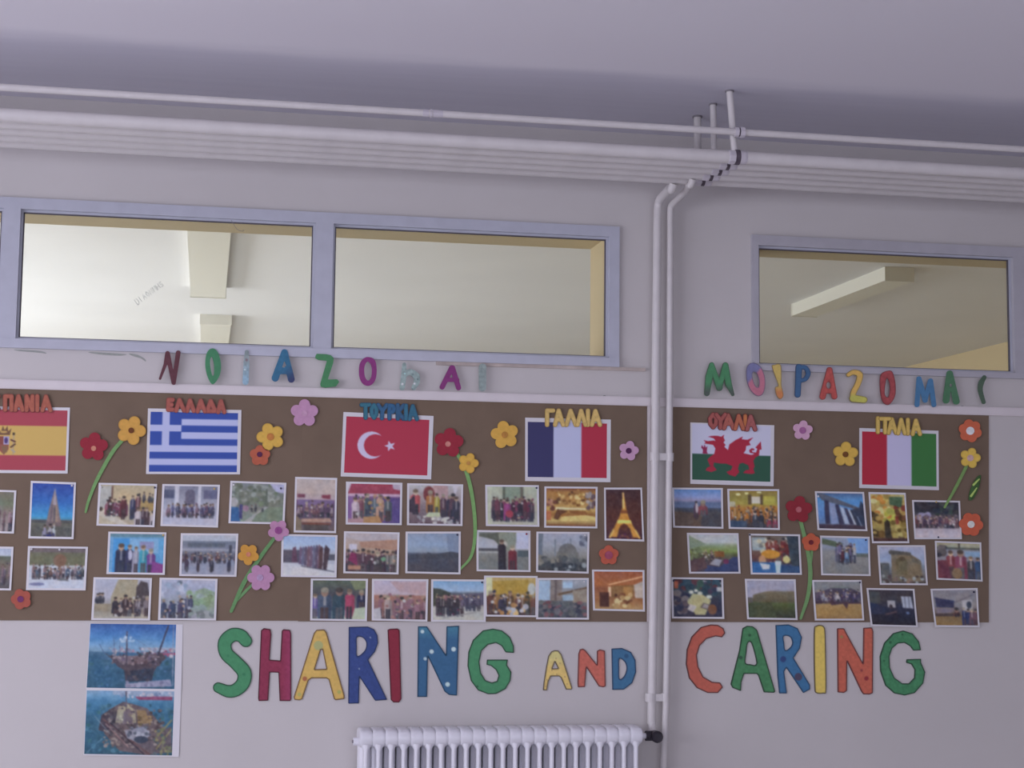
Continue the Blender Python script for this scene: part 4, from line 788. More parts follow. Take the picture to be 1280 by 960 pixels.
# photographs: (corners, ops, label, pins)
DK = ['30283c', '3c3040', '28283c', '4c3848']; MX = ['5c2c40', '3c3450', '7c5c64', '2c3048', '8c7c90', '60343c']; BR = ['5c3c30', '6c4438', '3c2c30', '8c5c48', '74403c']
PH = [
 ([(-50, 611), (20.5, 613), (17.5, 667), (-53, 665)], [('g', [(0, '70645c'), (.3, '6c7060'), (.5, '7c6c6c'), (1, '9c8890')]), ('c', .35, 1, .35, .5, 1, 9, ['a4909c', 'c0b0c0', '5c3c48', '9c7884']), ('n', 10)], 'photo of a seated crowd cut off by the upper left edge', []),
 ([(38.5, 601), (95, 603), (92, 674), (35.5, 673)], [('g', [(0, '28409c'), (.35, '2c60b4'), (.62, '3c8cc8'), (.7, '4c7c9c'), (.72, '605c58'), (1, '544e4c')]), ('r', 0, .68, 1, .74, '4c4c54'), ('p', [(.55, .07), (.42, .5), (.36, .78), (.74, .78), (.66, .48)], '80686c'), ('p', [(.55, .07), (.51, .4), (.6, .4)], '9c8c9c'), ('l', .5, .4, .47, .75, .012, '5c4c5c'), ('l', .6, .4, .62, .75, .012, '947868'), ('l', .56, .45, .56, .75, .014, '58505c'), ('r', .38, .72, .74, .8, '6c5860'), ('c', .34, .6, .74, .8, 1.05, 3, ['9c94a4', '8c84a4', '9c9ca8'], .12), ('e', .48, .97, .1, .06, '2c2c68'), ('b', .05, .82, .95, 1, 20, .03, ['585050', '4c4848']), ('n', 8)], 'upright photo of a pointed cathedral spire against deep blue sky', [(90, 607, 'pin')]),
 ([(-50, 682), (17, 683.5), (14, 738), (-53, 737)], [('g', [(0, 'a4a4c4'), (.18, 'b0b0c8'), (.2, '5c6058'), (.45, '6c5c58'), (1, '585058')]), ('c', .4, 1, .35, .5, .9, 8, ['846470', '9c7c8c', '5c4c60']), ('n', 12)], 'photo with a green hill and people cut off by the left edge', []),
 ([(35, 682.5), (110, 683.5), (107, 738), (32.5, 737.5)], [('g', [(0, '605850'), (.25, '686450'), (.42, '64604e'), (.44, 'b4b0c4'), (1, 'b8b4cc')]), ('r', 0, 0, 1, .1, '685860'), ('c', .08, .95, .38, .5, .76, 15, ['4c4454', '7c5c64', '6c4c4c', '3c3c44', '8c7484', '44506c'], .08), ('e', .55, .3, .12, .16, '745448'), ('p', [(.5, .8), (.62, .72), (.74, .82)], '6c6870'), ('e', .15, .9, .14, .04, '74709c'), ('n', 9)], 'photo of a large group posing on snow before brown hills', [(39.5, 686.5, 'pin'), (74.5, 687, 'pin')]),
 ([(123.5, 603.5), (196.5, 605), (193, 659), (120.5, 657)], [('g', [(0, 'a89480'), (.3, 'b89c80'), (.6, 'b0a090'), (1, 'a08c80')]), ('r', .2, .02, .24, .36, '6c4c44'), ('r', 0, .02, .2, .6, 'a49ca0'), ('p', [(0, .65), (.55, .98), (.7, 1), (0, 1)], 'b09c8c'), ('p', [(.02, .6), (.5, .95), (.55, 1), (.35, 1), (0, .78)], 'b8a8a4'), ('r', .75, .38, 1, .65, '9c7c50'), ('c', .75, .98, .15, .25, .42, 4, ['3c4450', '443c48'], .07), ('c', .12, .5, .3, .45, .78, 6, ['7c3c54', '4c2c34', '642c48', '3c3830'], .1), ('c', .45, .7, .2, .35, .85, 3, ['5c2c38', '9c8ca0', '3c3c60'], .12), ('c', .72, 1, .55, .65, 1.05, 4, ['4c3440', '3c2c38', 'a898a8'], .12), ('e', .03, .62, .03, .06, '3c2c28'), ('n', 10)], 'photo of people seated along a table in a beige room, under the stem', [(126.5, 609, 'pin'), (193.5, 609.5, 'pin_dark')]),
 ([(203, 605), (275, 606), (272.5, 659.5), (200.5, 657.5)], [('g', [(0, '74708c'), (.35, '8c88a4'), (.5, '9894b0'), (.75, 'a49cb8'), (1, 'aca4c0')]), ('r', 0, .1, .2, .32, '4c4c6c'), ('r', .74, .1, 1, .32, '5c587c'), ('r', .2, 0, .28, .5, 'b4acc4'), ('r', .64, 0, .7, .5, 'b4acc4'), ('r', .4, .18, .58, .5, '5c5470'), ('e', .49, .18, .09, .1, '5c5470'), ('c', .12, .95, .4, .5, .8, 14, ['4c3c5c', '3c3854', '6c4c64', '5c5884', '343458'], .075), ('n', 8)], 'photo of a group before a white columned doorway', [(268, 611, 'pin_yellow')]),
 ([(288, 601), (358, 603.5), (355.5, 655.5), (285.5, 654)], [('g', [(0, '70707c'), (.5, '686c68'), (.62, '706c70'), (1, '788078')]), ('b', 0, 0, .9, .55, 90, .05, ['6c6c68', '7c7c80', '5c6058', '88888c', '646c58']), ('p', [(.72, 0), (1, 0), (1, .24), (.85, .2)], 'a49cc4'), ('p', [(.3, 1), (.62, .62), (1, .58), (1, 1)], '6c7468'), ('p', [(.25, 1), (.65, .6), (.72, .62), (.5, .8), (.4, 1)], '948c94'), ('l', .67, .15, .67, .45, .02, '505450'), ('e', .04, .5, .09, .12, '9c94a0'), ('p', [(0, .62), (.14, .62), (.18, 1), (0, 1)], '2c5490'), ('p', [(.16, .55), (.22, .55), (.22, .95), (.16, .9)], '3c3870'), ('e', .28, .65, .06, .08, '8c6884'), ('c', .4, .6, .5, .58, .72, 3, ['3c3848', 'a8a0b0', '34343c'], .05), ('n', 14, 14)], 'photo of a rocky hillside walk with a blue jacket at left', [(292, 606, 'pin'), (351, 610.5, 'pin_dark')]),
 ([(135.5, 664.5), (208, 665.5), (206, 718.5), (133, 717.5)], [('g', [(0, '586484'), (.08, '5c88b8'), (.2, '5494cc'), (1, '5080b8')]), ('r', .06, .12, .36, 1, '3c84cc'), ('r', 0, 0, .06, 1, '6490c4'), ('r', .36, .12, .9, .5, '749ccc'), ('r', .55, .2, .82, .4, '8480b0'), ('r', 0, 0, 1, .08, '587890'), ('c', .22, .24, .26, .28, 1.1, 1, ['242848'], .24), ('c', .37, .39, .28, .3, 1.1, 1, ['2c2c54'], .13), ('e', .385, .55, .04, .13, 'b0a8c8'), ('c', .5, .52, .32, .34, 1.1, 1, ['9890ac'], .12), ('c', .63, .65, .3, .32, 1.1, 1, ['3890b0'], .14), ('c', .77, .8, .38, .4, 1.1, 1, ['6c3c8c'], .2), ('p', [(.8, .7), (1, .78), (1, 1), (.78, 1)], '7c3480'), ('n', 8)], 'bright blue photo of five people standing in a row', [(204, 669, 'pin_yellow')]),
 ([(226, 666.5), (298, 667), (295.5, 721), (224, 720)], [('g', [(0, 'a4a0b8'), (.14, 'a0a0b8'), (.16, '646880'), (.34, '747490'), (.36, '9894ac'), (.44, '606078'), (.56, '5c5468'), (.6, '7c7c98'), (1, '8c88a4')]), ('r', .1, .2, .8, .3, '54586c'), ('r', .88, .25, .93, .6, '3c3c50'), ('c', .02, .98, .42, .52, .7, 13, ['4c3444', '343044', '5c3c4c', '2c2c40'], .07), ('c', .15, .85, .5, .58, .93, 4, ['2c2840', '3c2c44', '34344c'], .07), ('n', 10)], 'grey photo of people dancing in a courtyard', []),
 ([(117, 721.5), (190, 722.5), (187.5, 775.5), (114, 775)], [('g', [(0, 'a09cb8'), (.45, 'a49cb4'), (.8, '8c7c74'), (1, 'a09490')]), ('p', [(.3, .45), (.42, 0), (.78, 0), (.8, .9), (.3, .9)], '988878'), ('p', [(.75, 1), (.76, .2), (.84, .03), (.97, .08), (1, .35), (1, .5)], '483c44'), ('c', .05, .14, .35, .4, .62, 3, ['4c4858', '3c3848'], .08), ('r', 0, .62, .35, .82, '8c7c70'), ('c', .36, .95, .4, .5, .93, 7, ['3c2830', '4c3840', '342c3c', '6c5c68'], .11), ('e', .49, .78, .04, .07, '98888c'), ('n', 10)], 'photo of people under a dark stone arch, left of its pale neighbour', []),
 ([(199.5, 722), (272, 723.5), (270, 775.5), (197.5, 775)], [('g', [(0, 'a09cbc'), (.3, '9898b8'), (.5, '8c8ca4'), (1, '8c8c98')]), ('p', [(.5, .35), (.8, .2), (1, .3), (1, .8), (.6, .75)], '808c80'), ('b', .5, .3, .98, .7, 30, .05, ['7c9078', '74846c', '9098a0']), ('l', .36, .08, .35, .45, .03, '9c8888'), ('e', .34, .07, .05, .05, '545c70'), ('b', .0, .1, .5, .4, 25, .05, ['9494b4', '8890b0', 'a8a4c0']), ('c', .08, .5, .48, .56, 1.05, 6, ['2c3454', '343c60', '4c4468'], .11), ('c', .5, .56, .38, .42, 1, 2, ['4c4c6c'], .09), ('b', .5, .7, 1, 1, 22, .05, ['7c8488', '9490a8', '686c78']), ('n', 14, 13)], 'pale photo of people in dark coats beside bare trees', []),
 ([(369, 596), (421.5, 597.5), (420, 666.5), (367, 665.5)], [('g', [(0, 'a8949c'), (.25, 'b0989c'), (.3, 'a48c94'), (.38, 'a890a0'), (.42, '6c4c78'), (.6, '5c4468'), (1, '584850')]), ('r', .02, .29, .22, .36, '6c344c'), ('p', [(.66, .3), (.88, .29), (.88, .38), (.66, .36)], '742c44'), ('r', .05, .4, .95, .5, '6c5484'), ('c', .05, .95, .42, .52, .72, 9, ['6c4454', '4c3444', '8c7484', '58405c', '7c5c60'], .13), ('p', [(.14, .77), (.88, .75), (.94, .83), (.14, .84)], 'a07870'), ('r', .16, .84, .9, .88, '6c3830'), ('r', .2, .88, .85, 1, '483c40'), ('p', [(0, .7), (.14, .8), (.16, 1), (0, 1)], '786458'), ('n', 9)], 'upright photo of a meeting in a purple room, on the board seam', []),
 ([(432.5, 602), (503, 603.5), (502, 656.5), (432, 655.5)], [('g', [(0, '943450'), (.26, '8c3048'), (.3, 'b898b4'), (.34, '684078'), (1, '50346c')]), ('p', [(0, .25), (.06, 0), (0, 0)], 'b4a4bc'), ('p', [(.85, 0), (1, 0), (1, .15), (.87, .12)], 'a894b0'), ('r', 0, .25, 1, .31, 'b490b0'), ('r', 0, .32, .25, 1, '78508c'), ('r', .65, .35, 1, 1, '503c7c'), ('c', .15, .75, .25, .36, .95, 8, ['a890a8', '98744c', '6c3c50', 'a87c70', '5c4464', '4c5464'], .13), ('p', [(.3, .85), (.6, .82), (.66, 1), (.25, 1)], '9c7050'), ('p', [(0, .9), (.3, .88), (.3, 1), (0, 1)], '9c7484'), ('n', 9)], 'photo of a group in a room with a red banner and purple wall', []),
 ([(509, 604), (579, 605.5), (578, 657.5), (508.5, 656.5)], [('g', [(0, 'a49cac'), (.3, '94808c'), (1, '584454')]), ('r', .45, 0, .75, .4, 'a07c88'), ('p', [(.84, 0), (.95, 0), (.88, .3)], 'b4a8c0'), ('c', .11, .15, .12, .16, .75, 1, ['a03c48'], .2), ('p', [(0, .4), (.1, .25), (.14, .75), (0, .7)], '34283c'), ('e', .38, .22, .11, .2, '6c2c34'), ('c', .4, .43, .12, .15, .75, 1, ['9c6038'], .16), ('c', .53, .55, .2, .22, .8, 1, ['9c8c3c'], .13), ('c', .68, .94, .2, .3, .95, 4, ['3c3454', '302c44', '4c3448'], .15), ('p', [(.3, .82), (.38, .7), (.6, .7), (.62, .85)], 'a8a894'), ('b', .15, .82, .95, 1, 45, .03, ['a49cac', '8c8494', 'b8b0b8', '644c5c']), ('n', 9)], 'photo of people round a table with a figure in orange', []),
 ([(352, 667.5), (422, 669), (420.5, 722), (351, 721)], [('g', [(0, '8c9ccc'), (.3, 'a0a8cc'), (.42, '9c9cb8'), (.68, 'a4a0b8'), (.72, 'b4acc0'), (1, 'b8b0c0')]), ('r', 0, .35, .35, .68, '4c4458'), ('p', [(.16, .68), (.18, .3), (.24, .26), (.28, .68)], '5c3850'), ('r', .86, .45, 1, .6, '4c4c60')] +
   [('p', [(.3+i*.052, .72+i*.016), (.31+i*.052, .30-i*.009), (.335+i*.052, .26-i*.009), (.36+i*.052, .32-i*.009), (.35+i*.052, .72+i*.016)], ['644c6c', '5c5878', '544460', '6c4c60'][i % 4]) for i in range(8)] +
   [('p', [(.69, .84), (.7, .3), (.74, .24), (.77, .3), (.76, .84)], '4c3038'), ('p', [(.77, .86), (.79, .3), (.82, .21), (.9, .32), (.88, .5), (.84, .86)], '402c38'), ('l', .35, .76, 1, .9, .012, '484458'), ('n', 8)], 'photo of a line of people standing on snow, slanting away', []),
 ([(430, 664), (499.5, 665.5), (498, 718), (429, 716.5)], [('g', [(0, 'a08c98'), (.2, 'a48c90'), (.5, '9c7c70'), (.6, '6c4c54'), (1, '402c3c')]), ('p', [(0, 0), (1, 0), (1, .15), (.3, .2), (0, .1)], 'a494a4'), ('p', [(.25, .22), (1, .14), (1, .42), (.3, .36)], 'a07468'), ('r', .06, .28, .22, .5, 'b4a8c4'), ('c', .05, 1, .4, .48, 1.05, 11, ['482c40', '3c2c3c', '5c3448', '3c3438', '6c6468'], .13), ('p', [(.05, .7), (.1, .5), (.2, .52), (.24, .85)], '7c2450'), ('e', .74, .66, .05, .06, '5c8068'), ('r', .05, .84, .3, .95, '9c6c60'), ('n', 8)], 'dim photo of a standing crowd under an orange wall', []),
 ([(507, 664.5), (576, 664.5), (575.5, 718), (506.5, 716.5)], [('g', [(0, '7c84a8'), (.3, '8490b4'), (.48, '7c84a0'), (.54, '444458'), (1, '3c3848')]), ('p', [(0, .6), (.15, .54), (.35, .56), (.4, .48), (.5, .54), (.7, .5), (.85, .46), (1, .5), (1, .66), (0, .66)], '3c3c4c'), ('p', [(.75, 0), (1, 0), (1, .5), (.8, .45)], '70789a'), ('n', 6)], 'dusk photo of a dark hill under a plain blue sky', [(571.5, 668.5, 'pin_dark')]),
 ([(388.5, 723), (460, 723.5), (458.5, 776.5), (387.5, 775.5)], [('g', [(0, '505850'), (.35, '44404c'), (.75, '5c5868'), (.8, '9c9ca4'), (1, 'a4a4a0')]), ('p', [(.7, 0), (1, 0), (1, .2), (.8, .25)], '6c7058'), ('c', .05, .12, .35, .4, 1.0, 1, ['6c589c'], .12), ('c', .22, .24, .2, .22, 1.1, 1, ['303c5c'], .24), ('c', .5, .53, .2, .22, 1.1, 1, ['34485c'], .22), ('c', .69, .71, .22, .24, 1.0, 1, ['983054'], .17), ('c', .92, .95, .25, .28, .75, 1, ['2c2c50'], .16), ('p', [(.8, .72), (1, .68), (1, 1), (.75, 1)], 'a4a89c'), ('n', 10)], 'photo of people standing close with one in crimson, under the line of people', []),
 ([(465, 723.5), (535.5, 724), (534, 777), (464.5, 775.5)], [('g', [(0, 'a898b8'), (.35, 'b098ac'), (.4, '98645c'), (.55, '885c60'), (1, '745464')]), ('p', [(.3, .02), (1, .02), (1, .35), (.5, .3)], 'a88898'), ('c', .1, .95, .35, .5, 1.0, 9, ['84586c', '744c60', '988088', '6c4c64', '8c5c5c'], .14), ('p', [(0, .75), (.12, .7), (.15, 1), (0, 1)], 'a49cb0'), ('n', 8)], 'pinkish photo of people seated in a bright room', []),
 ([(539, 724), (607, 724.5), (607, 777.5), (538.5, 777)], [('g', [(0, '7090c0'), (.25, '90a0c8'), (.32, '505060'), (.6, '544454'), (.66, 'a49ca4'), (1, 'a8a0a4')]), ('p', [(0, .18), (.15, .2), (.35, .3), (.3, .6), (0, .65)], '3c3c38'), ('p', [(.08, .3), (.16, .5), (.12, .55), (.05, .4)], '988870'), ('r', .2, .35, .6, .55, '7c5464'), ('p', [(.55, .35), (1, .3), (1, .6), (.6, .6)], '544c68'), ('c', .08, .58, .35, .48, .9, 8, ['342434', '5c2440', '2c2430', '3c3440'], .09), ('c', .6, .9, .35, .45, .75, 5, ['6c5c78', '4c4460', '3c3450'], .08), ('l', .2, .95, .85, .8, .015, '888088'), ('n', 10)], 'sunlit photo of people walking on a pale road', [(602.5, 728, 'pin_dark')]),
 ([(606.5, 606), (673.5, 606.5), (674, 658.5), (607, 657.5)], [('g', [(0, 'a0a098'), (.6, '988f8c'), (1, 'a49c98')]), ('r', .3, .0, .74, .4, '788078'), ('r', .31, 0, .36, .4, '505450'), ('r', .66, 0, .72, .4, '5c5450'), ('r', 0, 0, .08, 1, 'a8a49c'), ('c', .12, .92, .26, .38, .9, 12, ['3c2c40', '482840', '5c2c40', '34283c', '4c3c4c', '6c2c4c'], .1), ('c', .4, .45, .34, .38, .92, 1, ['90407c'], .13), ('e', .44, .72, .08, .1, '94344c'), ('n', 9)], 'photo of a dense group posing at a pale doorway', [(670.5, 610, 'pin_dark')]),
 ([(680.5, 608), (747, 608.5), (746.5, 660.5), (680, 659.5)], [('g', [(0, '6c3c30'), (.1, '986434'), (.4, 'a07040'), (.55, 'b08c50'), (.7, '8c5428'), (.85, 'b8985c'), (1, '6c3c28')]), ('r', .62, .02, .66, .45, 'b88c4c'), ('b', .2, .1, .85, .45, 45, .035, ['7c4c28', 'b08850', '8c5c34', '5c3824', 'c0a070']), ('b', 0, .3, .2, .55, 12, .04, ['6c3c34', 'a06c5c']), ('b', .82, .1, 1, .6, 14, .04, ['8c7c84', '5c4450', 'a49090']), ('p', [(.2, .5), (.8, .52), (.8, .57), (.18, .56)], 'c8b094'), ('p', [(.15, .8), (.22, .55), (.45, .6), (.3, .7), (.24, .84)], '5c3420'), ('p', [(.45, .58), (.8, .6), (.85, .72), (.5, .66)], '7c4824'), ('p', [(.3, .75), (.8, .7), (1, .75), (1, .85), (.3, .88)], 'c4a468'), ('r', 0, .6, .1, .85, 'a85c3c'), ('n', 12, 12)], 'golden brown photo of a shop or cafe counter', []),
 ([(755, 609.5), (802.5, 609.5), (805, 677), (755.5, 675.5)], [('g', [(0, '3c2028'), (.5, '4c2420'), (.85, '4c2428'), (1, '3c1c34')]), ('p', [(.5, .03), (.47, .2), (.46, .38), (.36, .58), (.2, .8), (.08, .97), (.3, .97), (.36, .78), (.5, .68), (.66, .78), (.74, .97), (.95, .97), (.8, .8), (.65, .58), (.57, .38), (.545, .2)], 'b87830'), ('l', .5, .08, .5, .36, .02, 'dca868'), ('p', [(.42, .42), (.6, .42), (.6, .48), (.4, .48)], '7c4020'), ('p', [(.33, .62), (.7, .62), (.72, .68), (.3, .68)], 'e0b860'), ('e', .5, .76, .12, .06, '5c2c20'), ('l', .2, .83, .1, .97, .02, 'c89850'), ('l', .82, .83, .92, .97, .02, 'c89850'), ('b', .3, .9, .75, 1, 14, .03, ['4c2044', '6c3c34']), ('n', 9, 12)], 'upright night photo of a tower lit gold', []),
 ([(595.5, 662.5), (663, 663.5), (663, 715), (595.5, 714)], [('g', [(0, '908c9c'), (.4, 'a09cb4'), (.5, '7c7880'), (.7, '706c70'), (1, '686870')]), ('p', [(.35, 0), (.78, 0), (.72, .5), (.4, .5)], '7c7c78'), ('p', [(.02, .02), (.4, .02), (.42, .35), (.3, .2), (.02, .12)], '50504c'), ('r', 0, .44, .4, .5, '484450'), ('r', 0, .52, .4, .55, '9c98a4'), ('r', .76, 0, 1, .45, 'a8a4c8'), ('r', .78, .48, 1, .65, '444c58'), ('e', .53, .32, .05, .08, 'a49ca0'), ('c', .46, .49, .2, .23, 1.05, 1, ['2c2434'], .16), ('c', .68, .7, .34, .37, 1.05, 1, ['6c2434'], .2), ('n', 8)], 'grey photo of two people standing before an arch', [(658, 667.5, 'pin_red')]),
 ([(670.5, 664.5), (737, 665), (735.5, 717), (670, 715)], [('g', [(0, '908ca8'), (.3, '8c8ca4'), (.55, '7c7884'), (.72, '686464'), (.78, '40404c'), (1, '34343c')]), ('r', .33, .14, .36, .6, '686c80'), ('r', .65, .12, .675, .4, '747488'), ('e', .6, .5, .19, .24, '605c64'), ('r', .38, .5, .82, .7, '646064'), ('p', [(.0, .0), (.1, 0), (.08, .5), (.12, .7), (0, .7)], '606478'), ('b', .85, 0, 1, .3, 16, .035, ['54546c', '787890']), ('b', 0, .6, 1, .8, 30, .05, ['58545c', '746c6c', '484850']), ('b', .1, .82, .95, 1, 25, .04, ['2c303c', '4c4c58', '8c8c98']), ('n', 10)], 'grey photo of a domed mosque with thin minarets', [(731, 669, 'pin')]),
 ([(605, 719.5), (672, 720), (671.5, 771.5), (606, 770.5)], [('g', [(0, 'a88c64'), (.3, 'a0844c'), (.6, '7c5434'), (1, '4c3444')]), ('r', 0, 0, .12, .5, 'b8b094'), ('p', [(.12, .1), (.85, .05), (.85, .4), (.15, .45)], 'a07c34'), ('e', .92, .3, .08, .16, 'a8a4ac'), ('c', .08, .95, .36, .5, .98, 9, ['5c3430', '3c3834', 'a06c48', '34304c', '6c4c38'], .13), ('b', .3, .7, .8, .98, 14, .05, ['c09868', '9c6c44', 'a49cb0']), ('n', 12)], 'ochre photo of people gathered round a table', []),
 ([(671.5, 722.5), (736, 722.5), (736, 774.5), (670, 774)], [('g', [(0, '8c8ca4'), (.4, '7c7c8c'), (.55, '5c5864'), (1, '40404c')]), ('r', 0, .02, .24, .55, '8c9cc0'), ('r', .24, 0, .48, .55, '78686c'), ('r', .33, 0, .37, .55, '5c4c50'), ('r', .5, .05, .7, .22, '98a8cc'), ('p', [(.4, .36), (1, .18), (1, .25), (.4, .42)], '5c4438'), ('p', [(.7, .28), (1, .24), (1, .6), (.7, .6)], '847470'), ('r', .5, .4, .72, .55, '8494b4'), ('b', 0, .58, 1, 1, 70, .05, ['444450', '5c5460', '38384c', '6c4450', '54545c']), ('n', 12, 12)], 'photo looking up at buildings over a crowd, low in the middle board', [(730, 727, 'pin')]),
 ([(740, 712), (805.5, 712.5), (806, 764.5), (741, 763)], [('g', [(0, '8c4834'), (.35, '9c5834'), (.45, '7c4430'), (.8, '905c3c'), (1, '9c7450')]), ('l', .3, .35, 1, .13, .014, 'd0a080'), ('p', [(.35, .38), (.85, .35), (.8, .7), (.35, .7)], '7c5434'), ('r', .28, .4, .34, .66, 'd4a088'), ('r', .6, .4, .78, .7, '98683c'), ('p', [(.82, .35), (1, .25), (1, .7), (.84, .7)], 'a89494'), ('r', .1, .55, .3, .95, '4c2824'), ('b', .4, .6, .75, .95, 20, .05, ['6c3c28', 'a88058', '4c2820', 'b89c74']), ('n', 10)], 'orange-brown photo of a lit interior with a pale roof line', []),
 ([(840, 609.5), (903.5, 610), (904, 661), (841, 659.5)], [('g', [(0, '5474b4'), (.2, '7c84bc'), (.3, '8478a0'), (.36, '505c84'), (.48, '54608c'), (.52, '383c50'), (1, '4c3c40')]), ('p', [(.0, .55), (.35, .6), (1, .6), (1, 1), (.6, 1)], '403c48'), ('p', [(0, .6), (.6, .66), (.55, 1), (0, 1)], '54403c'), ('c', .46, .48, .32, .34, .8, 1, ['4c3450'], .13), ('c', .62, .64, .3, .32, .7, 1, ['7c4050'], .2), ('e', .48, .5, .03, .14, 'a494a8'), ('n', 6)], 'dusk photo of two people on a beach road', []),
 ([(909, 611), (974, 611.5), (974.5, 662.5), (910.5, 661)], [('g', [(0, '7c6434'), (.35, '8c7c3c'), (.5, '9c6430'), (.75, '5c3c28'), (1, '303040')]), ('r', .46, .16, .64, .35, 'b8a8a4'), ('r', .38, .1, .46, .38, '54402c'), ('r', .64, .1, .7, .38, '54402c'), ('r', 0, .3, .12, .45, 'a09484'), ('e', .18, .1, .05, .03, 'dcc890'), ('e', .36, .07, .04, .03, 'dcc890'), ('e', .62, .04, .05, .02, 'e8dcc0'), ('r', .7, .15, .95, .38, '9c8c3c'), ('c', .05, .95, .4, .6, .9, 14, ['9c5c28', '7c3c24', 'a4703c', '40302c', '8c5030'], .09), ('c', .55, .68, .55, .6, 1, 2, ['2c2c3c'], .13), ('r', 0, .82, .35, 1, '34405c'), ('c', .8, .95, .68, .72, 1, 2, ['80344c'], .1), ('n', 12, 12)], 'warm orange photo of a crowded classroom with a screen', []),
 ([(1018.5, 614), (1080, 615), (1084, 664), (1021.5, 662.5)], [('g', [(0, '405484'), (.2, '4c78b4'), (.6, '5070b0'), (.85, '5c6c98'), (.9, '3c2c3c'), (1, '34283c')]), ('p', [(.0, .0), (.15, .02), (.95, .42), (.95, .48), (.1, .2)], '4c4c60'), ('p', [(.15, .2), (.25, .22), (.25, .85), (.14, .88)], '302c48'), ('p', [(.25, .25), (.38, .3), (.42, .85), (.27, .88)], '7078a4'), ('p', [(.38, .3), (.46, .32), (.56, .86), (.44, .88)], '34304c'), ('p', [(.48, .36), (.56, .4), (.66, .86), (.56, .86)], '8c90b0'), ('p', [(.57, .4), (.64, .42), (.76, .86), (.67, .86)], '34304c'), ('p', [(.66, .45), (.7, .46), (.82, .88), (.77, .88)], '9c9cb4'), ('p', [(.7, .46), (.9, .4), (.95, .2), (1, .3), (1, .9), (.82, .9)], '2c3048'), ('l', .85, .65, .92, .9, .012, '7c84a4'), ('n', 7)], 'photo of tall ruined temple columns against blue sky', [(1022.5, 620.5, 'pin')]),
 ([(1085.5, 615), (1132, 616), (1136, 679), (1089.5, 679)], [('g', [(0, 'a08c60'), (.4, '8c6c3c'), (.7, '8c7440'), (1, '4c3428')]), ('b', 0, 0, .55, .5, 30, .09, ['a89050', 'a4682c', '8c7448', 'b0a074', 'a05c2c']), ('p', [(.55, .05), (.95, .05), (.9, .28), (.55, .22)], '3c5040'), ('b', .4, .35, .7, .6, 14, .1, ['98903c', '8c8440']), ('b', .7, .28, 1, .6, 12, .08, ['6c2c24', '5c3828', '48301c']), ('b', 0, .4, .3, .9, 20, .08, ['5c4020', '8c7040', '3c2c1c']), ('b', .6, .6, 1, .95, 18, .08, ['7c6438', '54401c', '94804c']), ('p', [(.35, 1), (.36, .6), (.44, .53), (.52, .58), (.55, 1)], '302824'), ('r', 0, .93, 1, 1, '3c2428'), ('n', 12, 12)], 'upright photo of yellow autumn foliage with a dark figure', [(1131, 621, 'pin')]),
 ([(1140, 625), (1200, 626), (1202, 674), (1142.5, 674)], [('g', [(0, '302c38'), (.3, '2c2c38'), (.4, '504454'), (.72, '504050'), (.76, '98889c'), (1, 'a090a4')]), ('r', 0, 0, 1, .28, '2c2834'), ('b', .45, .05, .95, .35, 20, .05, ['2c3434', '242838', '3c3c40']), ('b', 0, .35, .35, .5, 12, .06, ['7c7094', '8c80a0', '605068']), ('c', .05, .95, .35, .48, .72, 13, ['6c4858', '3c2c40', '8c7484', '40304c', '54303c'], .09), ('n', 12, 12)], 'dark photo of people on snow under the straight flower stem', [(1170, 627.5, 'pin_yellow'), (1172.5, 671.5, 'pin_dark')]),
 ([(858.5, 666), (923, 666.5), (925.5, 717), (861, 717)], [('g', [(0, '9c98a8'), (.2, 'a4a0ac'), (.3, '788068'), (.45, '6c7840'), (.55, '505038'), (.7, '4c3c44'), (1, '3c3448')]), ('p', [(0, .02), (.35, .25), (0, .4)], '70786c'), ('e', .26, .48, .035, .05, 'c0bcbc'), ('b', .02, .4, .3, .65, 18, .04, ['60684c', '7c8064', '4c4c3c']), ('c', .3, .6, .42, .5, .7, 6, ['4c3840', '5c4c40', '3c3438'], .07), ('r', .52, .45, .72, .6, '74482c'), ('p', [(.4, .8), (.52, .64), (.67, .68), (.6, .85)], '8c8498'), ('p', [(.28, 1), (.35, .82), (.6, .88), (.9, .6), (1, .6), (1, 1)], '2c3460'), ('e', .75, .72, .06, .07, '60284c'), ('p', [(0, .7), (.3, .6), (.35, .9), (.1, 1), (0, 1)], '503840'), ('n', 10)], 'photo of people lunching outdoors below green hills', []),
 ([(936, 667), (1000, 668), (1002, 718.5), (938, 718)], [('g', [(0, '5c5050'), (.3, '64504c'), (.6, '5c3838'), (.8, '34406c'), (1, '2c3c6c')]), ('r', .02, .05, .35, .4, '808898'), ('b', .05, .1, .4, .5, 14, .06, ['94949c', '706c70', 'a89c90']), ('c', .35, .85, .05, .25, .75, 8, ['6c2c2c', '5c2028', '7c3c34', '4c3030'], .14), ('p', [(.75, 0), (1, 0), (1, .9), (.85, .9), (.78, .3)], '303848'), ('e', .4, .5, .2, .12, 'b0742c'), ('e', .22, .66, .08, .13, 'a4745c'), ('r', 0, .72, .6, 1, '2c5490'), ('p', [(.16, .74), (.38, .78), (.36, .9), (.22, .92)], 'a8a8bc'), ('p', [(.48, .68), (.62, .68), (.58, 1), (.5, 1)], 'a4b0b8'), ('e', .73, .64, .08, .1, 'b0a070'), ('r', .6, .82, 1, 1, '28406c'), ('n', 12, 11)], 'colourful photo of people at a blue table with orange food', [(937, 668.5, 'pin_dark')]),
